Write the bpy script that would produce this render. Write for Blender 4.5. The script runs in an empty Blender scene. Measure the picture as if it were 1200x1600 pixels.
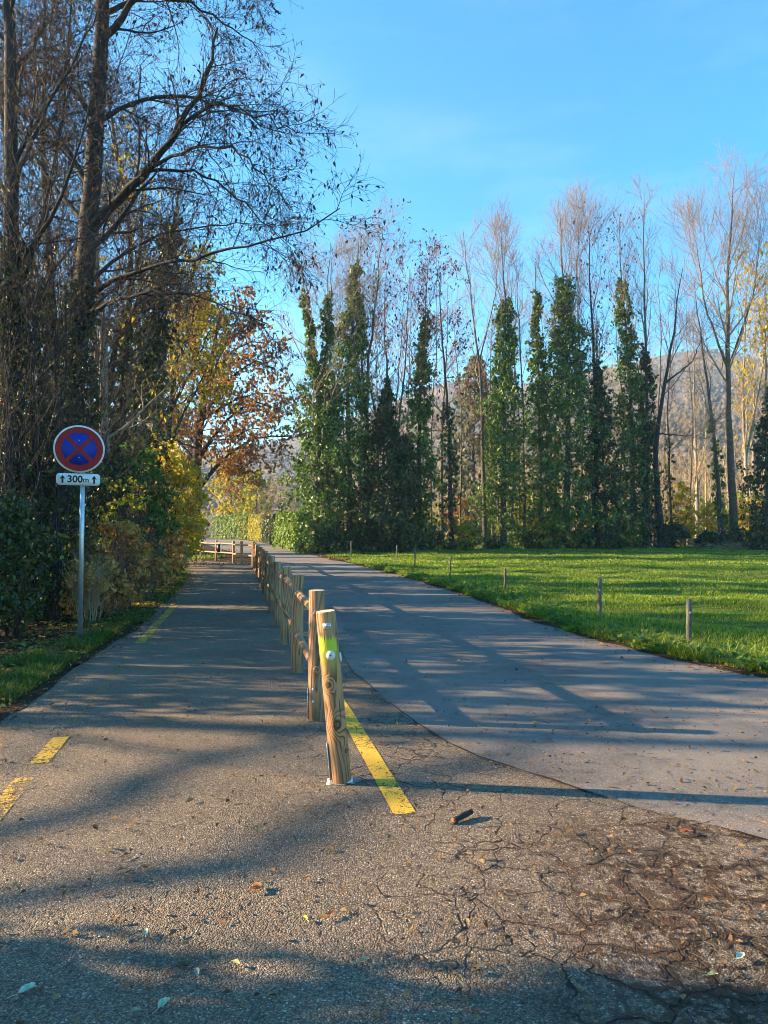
import bpy, math, random
import numpy as np
from mathutils import Vector, Matrix

random.seed(4)
RNG = np.random.default_rng(11)
S = bpy.context.scene
COL = S.collection
R_ = math.radians

# ------------------------------------------------------------------ camera, light, exposure
F = 1109.0                      # focal length in photo pixels (1200 x 1600)
CAMZ = 1.55
PITCH = math.atan(29 / F)
cam = bpy.data.cameras.new('camera'); camo = bpy.data.objects.new('camera', cam); COL.objects.link(camo)
cam.sensor_fit = 'VERTICAL'; cam.sensor_height = 36; cam.lens = F / 1600 * 36
cam.clip_start = 0.05; cam.clip_end = 6000
camo.location = (0, 0, CAMZ); camo.rotation_euler = (math.pi / 2 + PITCH, 0, 0)
S.camera = camo

SUN_EL = R_(19.0)
SUN_AZ = math.atan2(-0.992, 0.124)      # clockwise from +Y
to_sun = Vector((math.sin(SUN_AZ) * math.cos(SUN_EL), math.cos(SUN_AZ) * math.cos(SUN_EL), math.sin(SUN_EL)))
W = bpy.data.worlds.new('World'); S.world = W; W.use_nodes = True
wn = W.node_tree.nodes; wl = W.node_tree.links
bg = wn['Background']; bg.inputs['Strength'].default_value = 0.08
sky = wn.new('ShaderNodeTexSky'); sky.sky_type = 'NISHITA'; sky.sun_disc = False
sky.sun_elevation = SUN_EL; sky.sun_rotation = SUN_AZ
sky.altitude = 400; sky.air_density = 1.0; sky.dust_density = 0.4; sky.ozone_density = 2.0
hsv = wn.new('ShaderNodeHueSaturation'); hsv.inputs['Saturation'].default_value = 1.6; hsv.inputs['Hue'].default_value = .491
wl.new(sky.outputs[0], hsv.inputs['Color']); 
wtc = wn.new('ShaderNodeTexCoord'); wmp = wn.new('ShaderNodeMapping'); wmp.inputs['Scale'].default_value = (1.0, 1.6, 5.0); wl.new(wtc.outputs['Generated'], wmp.inputs[0])
wno = wn.new('ShaderNodeTexNoise'); wno.inputs['Scale'].default_value = 2.2; wno.inputs['Detail'].default_value = 7; wno.inputs['Roughness'].default_value = .62; wl.new(wmp.outputs[0], wno.inputs['Vector'])
wmr = wn.new('ShaderNodeMapRange'); wl.new(wno.outputs[0], wmr.inputs[0]); wmr.inputs[1].default_value = .48; wmr.inputs[2].default_value = .80; wmr.inputs[3].default_value = 0; wmr.inputs[4].default_value = .30
wh2 = wn.new('ShaderNodeHueSaturation'); wh2.inputs['Saturation'].default_value = .45; wh2.inputs['Value'].default_value = 1.15; wl.new(hsv.outputs[0], wh2.inputs['Color'])
wmx = wn.new('ShaderNodeMix'); wmx.data_type = 'RGBA'; wl.new(wmr.outputs[0], wmx.inputs[0]); wl.new(hsv.outputs[0], wmx.inputs[6]); wl.new(wh2.outputs[0], wmx.inputs[7])     # thin high cirrus
wl.new(wmx.outputs[2], bg.inputs['Color'])
sun = bpy.data.lights.new('sun', 'SUN'); suno = bpy.data.objects.new('sun', sun); COL.objects.link(suno)
sun.energy = 5.0; sun.angle = R_(0.5); sun.color = (1.0, 0.73, 0.43)
suno.rotation_euler = to_sun.to_track_quat('Z', 'Y').to_euler()
S.view_settings.view_transform = 'Standard'; S.view_settings.look = 'None'
S.view_settings.exposure = 2.47; S.view_settings.gamma = 1.0; S.view_settings.use_curve_mapping = False
S.cycles.max_bounces = 6; S.cycles.diffuse_bounces = 3; S.cycles.transmission_bounces = 4
S.cycles.volume_bounces = 0; S.cycles.transparent_max_bounces = 6
S.cycles.use_denoising = True; S.cycles.pixel_filter_type = 'BLACKMAN_HARRIS'; S.cycles.filter_width = 0.95

# ------------------------------------------------------------------ geometry helpers
def gz(y):
    t = np.clip((np.asarray(y, float) - 35) / 45, 0, 1)
    return 0.5 * t * t * (3 - 2 * t)
def P3(px, py, Y):
    u = (px - 600) / F; v = (800 - py) / F
    s = Y / (math.cos(PITCH) - v * math.sin(PITCH))
    return np.array([u * s, Y, CAMZ + s * (math.sin(PITCH) + v * math.cos(PITCH))])
def PX(px, Y):                   # x on the ground at distance Y under photo column px
    return (px - 600) / F * Y
def nrm(a):
    return a / np.maximum(np.linalg.norm(a, axis=-1, keepdims=True), 1e-9)

class Geo:
    def __init__(s): s.V = []; s.Q = []; s.T = []; s.n = 0
    def add(s, V, Q=None, T=None):
        V = np.asarray(V, np.float32).reshape(-1, 3)
        if Q is not None and len(Q): s.Q.append(np.asarray(Q, np.int64) + s.n)
        if T is not None and len(T): s.T.append(np.asarray(T, np.int64) + s.n)
        s.V.append(V); s.n += len(V); return s
    def mesh(s, name, mat=None, smooth=False, origin=(0, 0, 0)):
        V = (np.concatenate(s.V) if s.V else np.zeros((0, 3), np.float32)) - np.asarray(origin, np.float32)
        Q = np.concatenate(s.Q) if s.Q else np.zeros((0, 4), np.int64)
        T = np.concatenate(s.T) if s.T else np.zeros((0, 3), np.int64)
        me = bpy.data.meshes.new(name)
        me.vertices.add(len(V)); me.vertices.foreach_set('co', V.astype(np.float32).ravel())
        loops = np.concatenate([Q.ravel(), T.ravel()]).astype(np.int32)
        starts = np.concatenate([np.arange(len(Q)) * 4, len(Q) * 4 + np.arange(len(T)) * 3]).astype(np.int32)
        me.loops.add(len(loops)); me.loops.foreach_set('vertex_index', loops)
        me.polygons.add(len(starts)); me.polygons.foreach_set('loop_start', starts)
        me.update(calc_edges=True)
        if smooth: me.polygons.foreach_set('use_smooth', np.ones(len(starts), bool))
        if mat: me.materials.append(mat)
        return me

def link(name, data, parent=None, loc=None):
    o = bpy.data.objects.new(name, data); COL.objects.link(o)
    if parent: o.parent = parent
    if loc is not None: o.location = loc
    return o
def tag(o, label=None, cat=None, group=None, kind=None):
    if label: o['label'] = label
    if cat: o['category'] = cat
    if group: o['group'] = group
    if kind: o['kind'] = kind
    return o
def root(name, loc, label, cat, group=None):
    o = link(name, None, None, tuple(float(v) for v in loc)); o.empty_display_size = .3
    return tag(o, label, cat, group)
def part(name, geo, mat, parent, smooth=False):
    """mesh in world coordinates, stored relative to the thing's base"""
    org = np.array(parent.location) if parent else np.zeros(3)
    if parent and parent.parent: org = org + np.array(parent.parent.location)
    return link(name, geo.mesh(name, mat, smooth, org), parent)
def solo(name, geo, mat, label, cat, kind=None, group=None, smooth=False, origin=(0, 0, 0)):
    o = link(name, geo.mesh(name, mat, smooth, origin), None, tuple(float(v) for v in origin))
    return tag(o, label, cat, group, kind)

def tubes(P, R, S_=5, cap=False):
    P = np.asarray(P, float); R = np.asarray(R, float)
    N, K = P.shape[:2]
    T = nrm(np.gradient(P, axis=1)); d = P[:, -1] - P[:, 0]
    ref = np.zeros((N, 3)); ref[np.arange(N), np.argmin(np.abs(d), axis=1)] = 1
    U = nrm(np.cross(T, ref[:, None, :])); Wv = np.cross(T, U)
    a = 2 * math.pi * np.arange(S_) / S_
    V = P[:, :, None] + R[:, :, None, None] * (np.cos(a)[None, None, :, None] * U[:, :, None] + np.sin(a)[None, None, :, None] * Wv[:, :, None])
    n = np.arange(N)[:, None, None] * (K * S_); k = np.arange(K - 1)[None, :, None] * S_; s = np.arange(S_)[None, None, :]
    s2 = (s + 1) % S_
    Q = np.stack([n + k + s, n + k + s2, n + k + S_ + s2, n + k + S_ + s], -1).reshape(-1, 4)
    V = V.reshape(-1, 3)
    Tt = None
    if cap:
        c0 = len(V); ends = P[:, -1]; st = P[:, 0]
        V = np.concatenate([V, ends, st]); Tt = []
        for i in range(N):
            for j in range(S_):
                b = i * K * S_ + (K - 1) * S_
                Tt.append((b + j, b + (j + 1) % S_, c0 + i))
                b = i * K * S_
                Tt.append((b + (j + 1) % S_, b + j, c0 + N + i))
    return V, Q, Tt

def chain(pts, K, wob=0.0, rng=RNG):
    """smooth resample of a hand-placed polyline to K points"""
    pts = np.asarray(pts, float)
    d = np.r_[0, np.cumsum(np.linalg.norm(np.diff(pts, axis=0), axis=1))]; d /= d[-1]
    t = np.linspace(0, 1, K)
    out = np.stack([np.interp(t, d, pts[:, i]) for i in range(3)], 1)
    for _ in range(2):
        out[1:-1] = (out[:-2] + 2 * out[1:-1] + out[2:]) / 4
    if wob: out[1:] += rng.normal(0, wob, (K - 1, 3)) * np.linspace(.3, 1, K - 1)[:, None]
    return out

def spawn(P, R, n, t0=.3, t1=1., ang=45, asd=12, L=1., ltaper=.5, K=4, rr=.6, rmin=.004, rmax=9., up=0., wob=.15, tip=.2, rng=RNG, flat=1.):
    N, Kp = P.shape[:2]
    t = np.clip(t0 + (t1 - t0) * (np.arange(n)[None] + rng.random((N, n))) / n, 0, .999)
    f = t * (Kp - 1); i = f.astype(int); fr = (f - i)[..., None]
    ar = np.arange(N)[:, None]
    A = P[ar, i]; B = P[ar, i + 1]
    st = A + (B - A) * fr; T = nrm(B - A)
    r0 = R[ar, i] + (R[ar, i + 1] - R[ar, i]) * fr[..., 0]
    ref = np.where(np.abs(T[..., 2:3]) > .9, np.array([1., 0, 0]), np.array([0, 0, 1.]))
    U = nrm(np.cross(T, ref)); Wv = np.cross(T, U)
    az = rng.random((N, 1)) * 6.28 + np.arange(n)[None] * 2.4 + rng.normal(0, .4, (N, n))
    a = np.radians(ang + rng.normal(0, asd, (N, n)))
    d = np.cos(a)[..., None] * T + np.sin(a)[..., None] * (np.cos(az)[..., None] * U + np.sin(az)[..., None] * Wv)
    Ln = L * (1 - ltaper * (t - t0) / max(t1 - t0, 1e-6)) * rng.uniform(.65, 1.3, (N, n))
    M = N * n
    p = st.reshape(M, 3); d = nrm(d.reshape(M, 3)); Ln = Ln.reshape(M, 1)
    out = [p]
    for k in range(1, K):
        d = nrm(d + np.array([0, 0, up / (K - 1)]) + rng.normal(0, wob, (M, 3)))
        p = p + d * Ln / (K - 1); out.append(p)
    C = np.stack(out, 1)
    rad = np.clip(r0.reshape(M) * rr, rmin, rmax)
    RR = rad[:, None] * (1 - (1 - tip) * np.linspace(0, 1, K))[None]
    return C, np.maximum(RR, rmin * .6)

def pts_on(P, n, rng=RNG, t0=0.):
    N, K = P.shape[:2]
    i = rng.integers(0, N, n); f = (t0 + (1 - t0) * rng.random(n)) * (K - 1) * .999; k = f.astype(int)
    return P[i, k] + (P[i, k + 1] - P[i, k]) * (f - k)[:, None]

def leaf_quads(C, Nn, size, w=.55, hang=0., rng=RNG, fold=.18):
    """one pointed, folded leaf (two triangles sharing the midrib) per centre"""
    n = len(C)
    Nn = nrm(Nn); a = rng.normal(0, 1, (n, 3)); a[:, 2] -= hang * 2
    a = nrm(a - (a * Nn).sum(1, keepdims=True) * Nn); b = np.cross(Nn, a)
    s = (np.asarray(size) * rng.uniform(.45, 1.55, n))[:, None]
    v0 = C - a * s * .9; v2 = C + a * s; v1 = C - a * s * .1 + b * s * w + Nn * s * fold; v3 = C - a * s * .1 - b * s * w + Nn * s * fold
    V = np.stack([v0, v1, v2, v3], 1).reshape(-1, 3)
    q = np.arange(n)[:, None] * 4
    T = np.concatenate([q + np.array([[0, 2, 1]]), q + np.array([[0, 3, 2]])])
    return V, None, T

def clump_leaves(cs, rad, per, size, rng=RNG, hang=.4, w=.55, shell=.5, squash=.8):
    """leaves in lumps: centres cs (M,3), radii (M,)"""
    cs = np.asarray(cs, float); rad = np.broadcast_to(np.asarray(rad, float), (len(cs),))
    M = len(cs)
    d = nrm(rng.normal(0, 1, (M, per, 3)))
    r = rad[:, None, None] * (shell + (1 - shell) * rng.random((M, per, 1))) * rng.uniform(.6, 1.1, (M, per, 1))
    off = d * r; off[..., 2] *= squash
    C = (cs[:, None] + off).reshape(-1, 3)
    Nn = nrm(d.reshape(-1, 3) + rng.normal(0, .6, (M * per, 3)) + np.array([0, 0, .35]))
    return leaf_quads(C, Nn, size, w, hang, rng)

# ------------------------------------------------------------------ materials
def mat(name):
    m = bpy.data.materials.new(name); m.use_nodes = True
    nt = m.node_tree; nt.nodes.clear()
    return m, nt.nodes, nt.links
def nd(ns, typ, **kw):
    n = ns.new(typ)
    for k, v in kw.items():
        if k.startswith('i_'):
            key = k[2:]
            n.inputs[int(key) if key.isdigit() else key.replace('_', ' ')].default_value = v
        else: setattr(n, k, v)
    return n
def ramp(ns, stops, interp='LINEAR'):
    r = ns.new('ShaderNodeValToRGB'); e = r.color_ramp.elements; r.color_ramp.interpolation = interp
    while len(e) > 1: e.remove(e[-1])
    e[0].position = stops[0][0]; e[0].color = (*stops[0][1], 1)
    for p, c in stops[1:]:
        x = e.new(p); x.color = (*c, 1)
    return r
def g3(v): return (v, v, v)

def leaf_mat(name, cols, trans=.35, rough=.55, spec=.3, patch=None, pscale=.55):
    m, ns, ls = mat(name)
    geo = ns.new('ShaderNodeNewGeometry')
    r = ramp(ns, [(i / max(len(cols) - 1, 1), c) for i, c in enumerate(cols)])
    ls.new(geo.outputs['Random Per Island'], r.inputs[0])
    src = r.outputs[0]
    if patch:
        tc = ns.new('ShaderNodeTexCoord'); pn = nd(ns, 'ShaderNodeTexNoise', i_Scale=pscale, i_Detail=5.0, i_Roughness=.7); ls.new(tc.outputs['Object'], pn.inputs['Vector'])
        pm = ns.new('ShaderNodeMapRange'); ls.new(pn.outputs[0], pm.inputs[0]); pm.inputs[1].default_value = .48; pm.inputs[2].default_value = .70; pm.inputs[4].default_value = .7
        px_ = ns.new('ShaderNodeMix'); px_.data_type = 'RGBA'; ls.new(pm.outputs[0], px_.inputs[0]); ls.new(src, px_.inputs[6]); px_.inputs[7].default_value = (*patch, 1); src = px_.outputs[2]
    pb = nd(ns, 'ShaderNodeBsdfPrincipled', i_Roughness=rough); pb.inputs['Specular IOR Level'].default_value = spec
    tr = ns.new('ShaderNodeBsdfTranslucent')
    hs = nd(ns, 'ShaderNodeHueSaturation', i_Value=1.25, i_Saturation=1.1)
    ls.new(src, pb.inputs['Base Color']); ls.new(src, hs.inputs['Color']); ls.new(hs.outputs[0], tr.inputs[0])
    mx = nd(ns, 'ShaderNodeMixShader', i_0=trans); ls.new(pb.outputs[0], mx.inputs[1]); ls.new(tr.outputs[0], mx.inputs[2])
    o = ns.new('ShaderNodeOutputMaterial'); ls.new(mx.outputs[0], o.inputs[0]); return m

def bark_mat(name, c1, c2, scale=14, bump=.5):
    m, ns, ls = mat(name)
    tc = ns.new('ShaderNodeTexCoord'); mp = nd(ns, 'ShaderNodeMapping'); mp.inputs['Scale'].default_value = (1, 1, .22)
    ls.new(tc.outputs['Object'], mp.inputs[0])
    n1 = nd(ns, 'ShaderNodeTexNoise', i_Scale=scale, i_Detail=5.0, i_Roughness=.65); ls.new(mp.outputs[0], n1.inputs['Vector'])
    r = ramp(ns, [(.32, c1), (.7, c2)]); ls.new(n1.outputs[0], r.inputs[0])
    pb = nd(ns, 'ShaderNodeBsdfPrincipled', i_Roughness=.9); ls.new(r.outputs[0], pb.inputs['Base Color'])
    bp = nd(ns, 'ShaderNodeBump', i_Strength=bump, i_Distance=.03); ls.new(n1.outputs[0], bp.inputs['Height']); ls.new(bp.outputs[0], pb.inputs['Normal'])
    o = ns.new('ShaderNodeOutputMaterial'); ls.new(pb.outputs[0], o.inputs[0]); return m

def flat_mat(name, c, rough=.6, metal=0., var=.15, scale=30, bump=0.):
    m, ns, ls = mat(name)
    tc = ns.new('ShaderNodeTexCoord')
    n1 = nd(ns, 'ShaderNodeTexNoise', i_Scale=scale, i_Detail=4.0); ls.new(tc.outputs['Object'], n1.inputs['Vector'])
    r = ramp(ns, [(.3, tuple(x * (1 - var) for x in c)), (.7, tuple(min(1, x * (1 + var)) for x in c))]); ls.new(n1.outputs[0], r.inputs[0])
    pb = nd(ns, 'ShaderNodeBsdfPrincipled', i_Roughness=rough, i_Metallic=metal); pb.inputs['Specular IOR Level'].default_value = .25; ls.new(r.outputs[0], pb.inputs['Base Color'])
    if bump:
        bp = nd(ns, 'ShaderNodeBump', i_Strength=bump, i_Distance=.01); ls.new(n1.outputs[0], bp.inputs['Height']); ls.new(bp.outputs[0], pb.inputs['Normal'])
    o = ns.new('ShaderNodeOutputMaterial'); ls.new(pb.outputs[0], o.inputs[0]); return m

def math_n(ns, ls, op, a, b=None, clamp=False):
    n = ns.new('ShaderNodeMath'); n.operation = op; n.use_clamp = clamp
    for i, v in enumerate((a, b)):
        if v is None: continue
        if isinstance(v, (int, float)): n.inputs[i].default_value = v
        else: ls.new(v, n.inputs[i])
    return n.outputs[0]
def maprange(ns, ls, v, a, b, c=0., d=1.):
    n = ns.new('ShaderNodeMapRange'); n.interpolation_type = 'SMOOTHSTEP'
    ls.new(v, n.inputs[0]); n.inputs[1].default_value = a; n.inputs[2].default_value = b; n.inputs[3].default_value = c; n.inputs[4].default_value = d
    return n.outputs[0]
def mixc(ns, ls, f, a, b):
    n = ns.new('ShaderNodeMix'); n.data_type = 'RGBA'
    if isinstance(f, (int, float)): n.inputs[0].default_value = f
    else: ls.new(f, n.inputs[0])
    for i, v in ((6, a), (7, b)):
        if isinstance(v, tuple): n.inputs[i].default_value = (*v, 1)
        else: ls.new(v, n.inputs[i])
    return n.outputs[2]
def region(ns, ls, co, cx, cy, rx, ry, soft=.6):
    """1 inside an ellipse on the ground, falling off to 0"""
    sx = ns.new('ShaderNodeSeparateXYZ'); ls.new(co, sx.inputs[0])
    a = math_n(ns, ls, 'DIVIDE', math_n(ns, ls, 'SUBTRACT', sx.outputs[0], cx), rx)
    b = math_n(ns, ls, 'DIVIDE', math_n(ns, ls, 'SUBTRACT', sx.outputs[1], cy), ry)
    d = math_n(ns, ls, 'SQRT', math_n(ns, ls, 'ADD', math_n(ns, ls, 'MULTIPLY', a, a), math_n(ns, ls, 'MULTIPLY', b, b)))
    return maprange(ns, ls, d, 1 + soft, 1 - soft * .5, 0, 1)

def asphalt(name, old=True):
    m, ns, ls = mat(name)
    tc = ns.new('ShaderNodeTexCoord'); co = tc.outputs['Object']
    # stones
    vo = nd(ns, 'ShaderNodeTexVoronoi', i_Scale=138.0 if old else 170.0); ls.new(co, vo.inputs['Vector'])
    sep = ns.new('ShaderNodeSeparateColor'); ls.new(vo.outputs['Color'], sep.inputs[0])
    if old: st = ramp(ns, [(0, (.10, .076, .054)), (.45, (.205, .155, .106)), (.88, (.30, .235, .16)), (.98, (.42, .35, .26)), (1, (.62, .57, .48))])
    else: st = ramp(ns, [(0, (.145, .122, .104)), (.6, (.20, .170, .142)), (.96, (.26, .222, .185)), (1, (.46, .42, .37))])
    ls.new(sep.outputs[0], st.inputs[0])
    gap = maprange(ns, ls, vo.outputs['Distance'], .35, .75)
    col = mixc(ns, ls, math_n(ns, ls, 'MULTIPLY', gap, .6 if old else .35), st.outputs[0], (.06, .053, .046))
    # broad wear
    n1 = nd(ns, 'ShaderNodeTexNoise', i_Scale=.8, i_Detail=6.0, i_Roughness=.62); ls.new(co, n1.inputs['Vector'])
    wr = ramp(ns, [(.3, (.70, .69, .69)), (.55, (1, 1, 1)), (.75, (1.22, 1.17, 1.08))]); ls.new(n1.outputs[0], wr.inputs[0])
    mm = ns.new('ShaderNodeMix'); mm.data_type = 'RGBA'; mm.blend_type = 'MULTIPLY'; mm.inputs[0].default_value = 1
    ls.new(col, mm.inputs[6]); ls.new(wr.outputs[0], mm.inputs[7]); col = mm.outputs[2]
    height = math_n(ns, ls, 'MULTIPLY', vo.outputs['Distance'], -1.0)
    n3 = nd(ns, 'ShaderNodeTexNoise', i_Scale=26.0, i_Detail=4.0); ls.new(co, n3.inputs['Vector'])
    if old:
        # alligator cracks where the surface is breaking up
        nw = nd(ns, 'ShaderNodeTexNoise', i_Scale=5.0, i_Detail=3.0); ls.new(co, nw.inputs['Vector'])
        vm = ns.new('ShaderNodeVectorMath'); vm.operation = 'SCALE'; ls.new(nw.outputs['Color'], vm.inputs[0]); vm.inputs['Scale'].default_value = .2
        va = ns.new('ShaderNodeVectorMath'); va.operation = 'ADD'; ls.new(co, va.inputs[0]); ls.new(vm.outputs[0], va.inputs[1])
        ve = nd(ns, 'ShaderNodeTexVoronoi', i_Scale=3.8); ve.feature = 'DISTANCE_TO_EDGE'; ls.new(va.outputs[0], ve.inputs['Vector'])
        ve2 = nd(ns, 'ShaderNodeTexVoronoi', i_Scale=10.5); ve2.feature = 'DISTANCE_TO_EDGE'; ls.new(va.outputs[0], ve2.inputs['Vector'])
        reg = region(ns, ls, co, 1.75, 3.0, 1.6, 1.25, .35)
        reg2 = region(ns, ls, co, .25, 6.2, .9, 2.2, .4)
        regp = region(ns, ls, co, -3.6, 13.5, 1.6, 2.6, .4)
        regA = math_n(ns, ls, 'MAXIMUM', math_n(ns, ls, 'MAXIMUM', reg, reg2), regp)
        nm = nd(ns, 'ShaderNodeTexNoise', i_Scale=1.6, i_Detail=4.0, i_Roughness=.7); ls.new(co, nm.inputs['Vector'])
        c1 = math_n(ns, ls, 'MULTIPLY', maprange(ns, ls, ve.outputs[0], .021, .003), math_n(ns, ls, 'MULTIPLY', regA, maprange(ns, ls, nm.outputs[0], .36, .5)))
        c2 = math_n(ns, ls, 'MULTIPLY', maprange(ns, ls, ve2.outputs[0], .036, .008), math_n(ns, ls, 'MULTIPLY', math_n(ns, ls, 'MAXIMUM', reg, math_n(ns, ls, 'MULTIPLY', reg2, .8)), maprange(ns, ls, nm.outputs[0], .5, .6)))
        crack = math_n(ns, ls, 'MAXIMUM', c1, c2, True)
        # soil and moss that has settled round the cracks
        rs = region(ns, ls, co, 1.95, 2.75, 1.25, 1.15, .5)
        near = maprange(ns, ls, ve.outputs[0], .17, .0)
        ms = math_n(ns, ls, 'MULTIPLY', rs, maprange(ns, ls, math_n(ns, ls, 'ADD', math_n(ns, ls, 'MULTIPLY', near, .17), n3.outputs[0]), .43, .62), True)
        nb = nd(ns, 'ShaderNodeTexNoise', i_Scale=2.4, i_Detail=5.0); ls.new(co, nb.inputs['Vector'])
        ms = math_n(ns, ls, 'MULTIPLY', ms, maprange(ns, ls, nb.outputs[0], .30, .48), True)
        mossc = ramp(ns, [(.3, (.022, .014, .009)), (.55, (.060, .034, .017)), (.8, (.11, .066, .03))]); ls.new(nb.outputs[0], mossc.inputs[0])
        col = mixc(ns, ls, ms, col, mossc.outputs[0])
        # brown crumbs on the whole forecourt
        cr = math_n(ns, ls, 'MULTIPLY', maprange(ns, ls, n3.outputs[0], .6, .72), maprange(ns, ls, nb.outputs[0], .42, .62))
        col = mixc(ns, ls, math_n(ns, ls, 'MULTIPLY', cr, .6), col, (.10, .062, .036))
        col = mixc(ns, ls, math_n(ns, ls, 'MULTIPLY', crack, .92), col, (.016, .013, .011))
        height = math_n(ns, ls, 'SUBTRACT', height, math_n(ns, ls, 'MULTIPLY', crack, 2.6))
    else:
        reg = region(ns, ls, co, -1.5, 20, 2.2, 9, .5)
        nm = nd(ns, 'ShaderNodeTexNoise', i_Scale=6.0, i_Detail=6.0); ls.new(co, nm.inputs['Vector'])
        cr = maprange(ns, ls, nm.outputs[0], .52, .70)
        col = mixc(ns, ls, math_n(ns, ls, 'MULTIPLY', cr, .5), col, (.075, .06, .048))
        nl = nd(ns, 'ShaderNodeTexNoise', i_Scale=.45, i_Detail=3.0); ls.new(co, nl.inputs['Vector'])
        col = mixc(ns, ls, maprange(ns, ls, nl.outputs[0], .46, .56, 0, .45), col, (.205, .185, .16))
        ng = nd(ns, 'ShaderNodeTexNoise', i_Scale=70.0, i_Detail=1.0); ls.new(co, ng.inputs['Vector'])
        col = mixc(ns, ls, maprange(ns, ls, ng.outputs[0], .69, .74, 0, .8), col, (.035, .026, .02))
    height = math_n(ns, ls, 'ADD', height, math_n(ns, ls, 'MULTIPLY', n3.outputs[0], 1.2 if old else .6))
    pb = nd(ns, 'ShaderNodeBsdfPrincipled', i_Roughness=.88); pb.inputs['Specular IOR Level'].default_value = .3
    ls.new(col, pb.inputs['Base Color'])
    bp = nd(ns, 'ShaderNodeBump', i_Strength=.85 if old else .7, i_Distance=.008 if old else .004)
    ls.new(height, bp.inputs['Height']); ls.new(bp.outputs[0], pb.inputs['Normal'])
    o = ns.new('ShaderNodeOutputMaterial'); ls.new(pb.outputs[0], o.inputs[0]); return m

def paint_mat(name, c, wear, under=(.14, .125, .105)):
    m, ns, ls = mat(name)
    tc = ns.new('ShaderNodeTexCoord'); co = tc.outputs['Object']
    vo = nd(ns, 'ShaderNodeTexVoronoi', i_Scale=125.0); ls.new(co, vo.inputs['Vector'])
    n1 = nd(ns, 'ShaderNodeTexNoise', i_Scale=4.0, i_Detail=8.0, i_Roughness=.7); ls.new(co, n1.inputs['Vector'])
    n2 = nd(ns, 'ShaderNodeTexNoise', i_Scale=45.0, i_Detail=3.0); ls.new(co, n2.inputs['Vector'])
    f = math_n(ns, ls, 'ADD', math_n(ns, ls, 'MULTIPLY', n1.outputs[0], .75), math_n(ns, ls, 'MULTIPLY', n2.outputs[0], .5))
    f = math_n(ns, ls, 'ADD', f, math_n(ns, ls, 'MULTIPLY', vo.outputs['Distance'], .25))
    wf = maprange(ns, ls, f, wear, wear + .12)
    yc = mixc(ns, ls, n1.outputs[0], tuple(x * .8 for x in c), c)
    col = mixc(ns, ls, wf, yc, under)
    pb = nd(ns, 'ShaderNodeBsdfPrincipled', i_Roughness=.8); ls.new(col, pb.inputs['Base Color'])
    bp = nd(ns, 'ShaderNodeBump', i_Strength=.7, i_Distance=.006); ls.new(math_n(ns, ls, 'MULTIPLY', vo.outputs['Distance'], -1.), bp.inputs['Height']); ls.new(bp.outputs[0], pb.inputs['Normal'])
    # worn-through flakes really are holes in the paint film
    tr = ns.new('ShaderNodeBsdfTransparent'); mx = ns.new('ShaderNodeMixShader'); ls.new(wf, mx.inputs[0]); ls.new(pb.outputs[0], mx.inputs[1]); ls.new(tr.outputs[0], mx.inputs[2])
    o = ns.new('ShaderNodeOutputMaterial'); ls.new(mx.outputs[0], o.inputs[0]); return m

def soil_mat(name, cols, scale=3.0, fine=45.0):
    m, ns, ls = mat(name)
    tc = ns.new('ShaderNodeTexCoord'); co = tc.outputs['Object']
    n1 = nd(ns, 'ShaderNodeTexNoise', i_Scale=scale, i_Detail=8.0, i_Roughness=.7); ls.new(co, n1.inputs['Vector'])
    n2 = nd(ns, 'ShaderNodeTexNoise', i_Scale=fine, i_Detail=4.0); ls.new(co, n2.inputs['Vector'])
    f = math_n(ns, ls, 'ADD', math_n(ns, ls, 'MULTIPLY', n1.outputs[0], .6), math_n(ns, ls, 'MULTIPLY', n2.outputs[0], .4))
    r = ramp(ns, [(.32 + .36 * i / (len(cols) - 1), c) for i, c in enumerate(cols)]); ls.new(f, r.inputs[0])
    pb = nd(ns, 'ShaderNodeBsdfPrincipled', i_Roughness=.95); pb.inputs['Specular IOR Level'].default_value = .05; ls.new(r.outputs[0], pb.inputs['Base Color'])
    bp = nd(ns, 'ShaderNodeBump', i_Strength=.8, i_Distance=.04); ls.new(f, bp.inputs['Height']); ls.new(bp.outputs[0], pb.inputs['Normal'])
    o = ns.new('ShaderNodeOutputMaterial'); ls.new(pb.outputs[0], o.inputs[0]); return m

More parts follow.
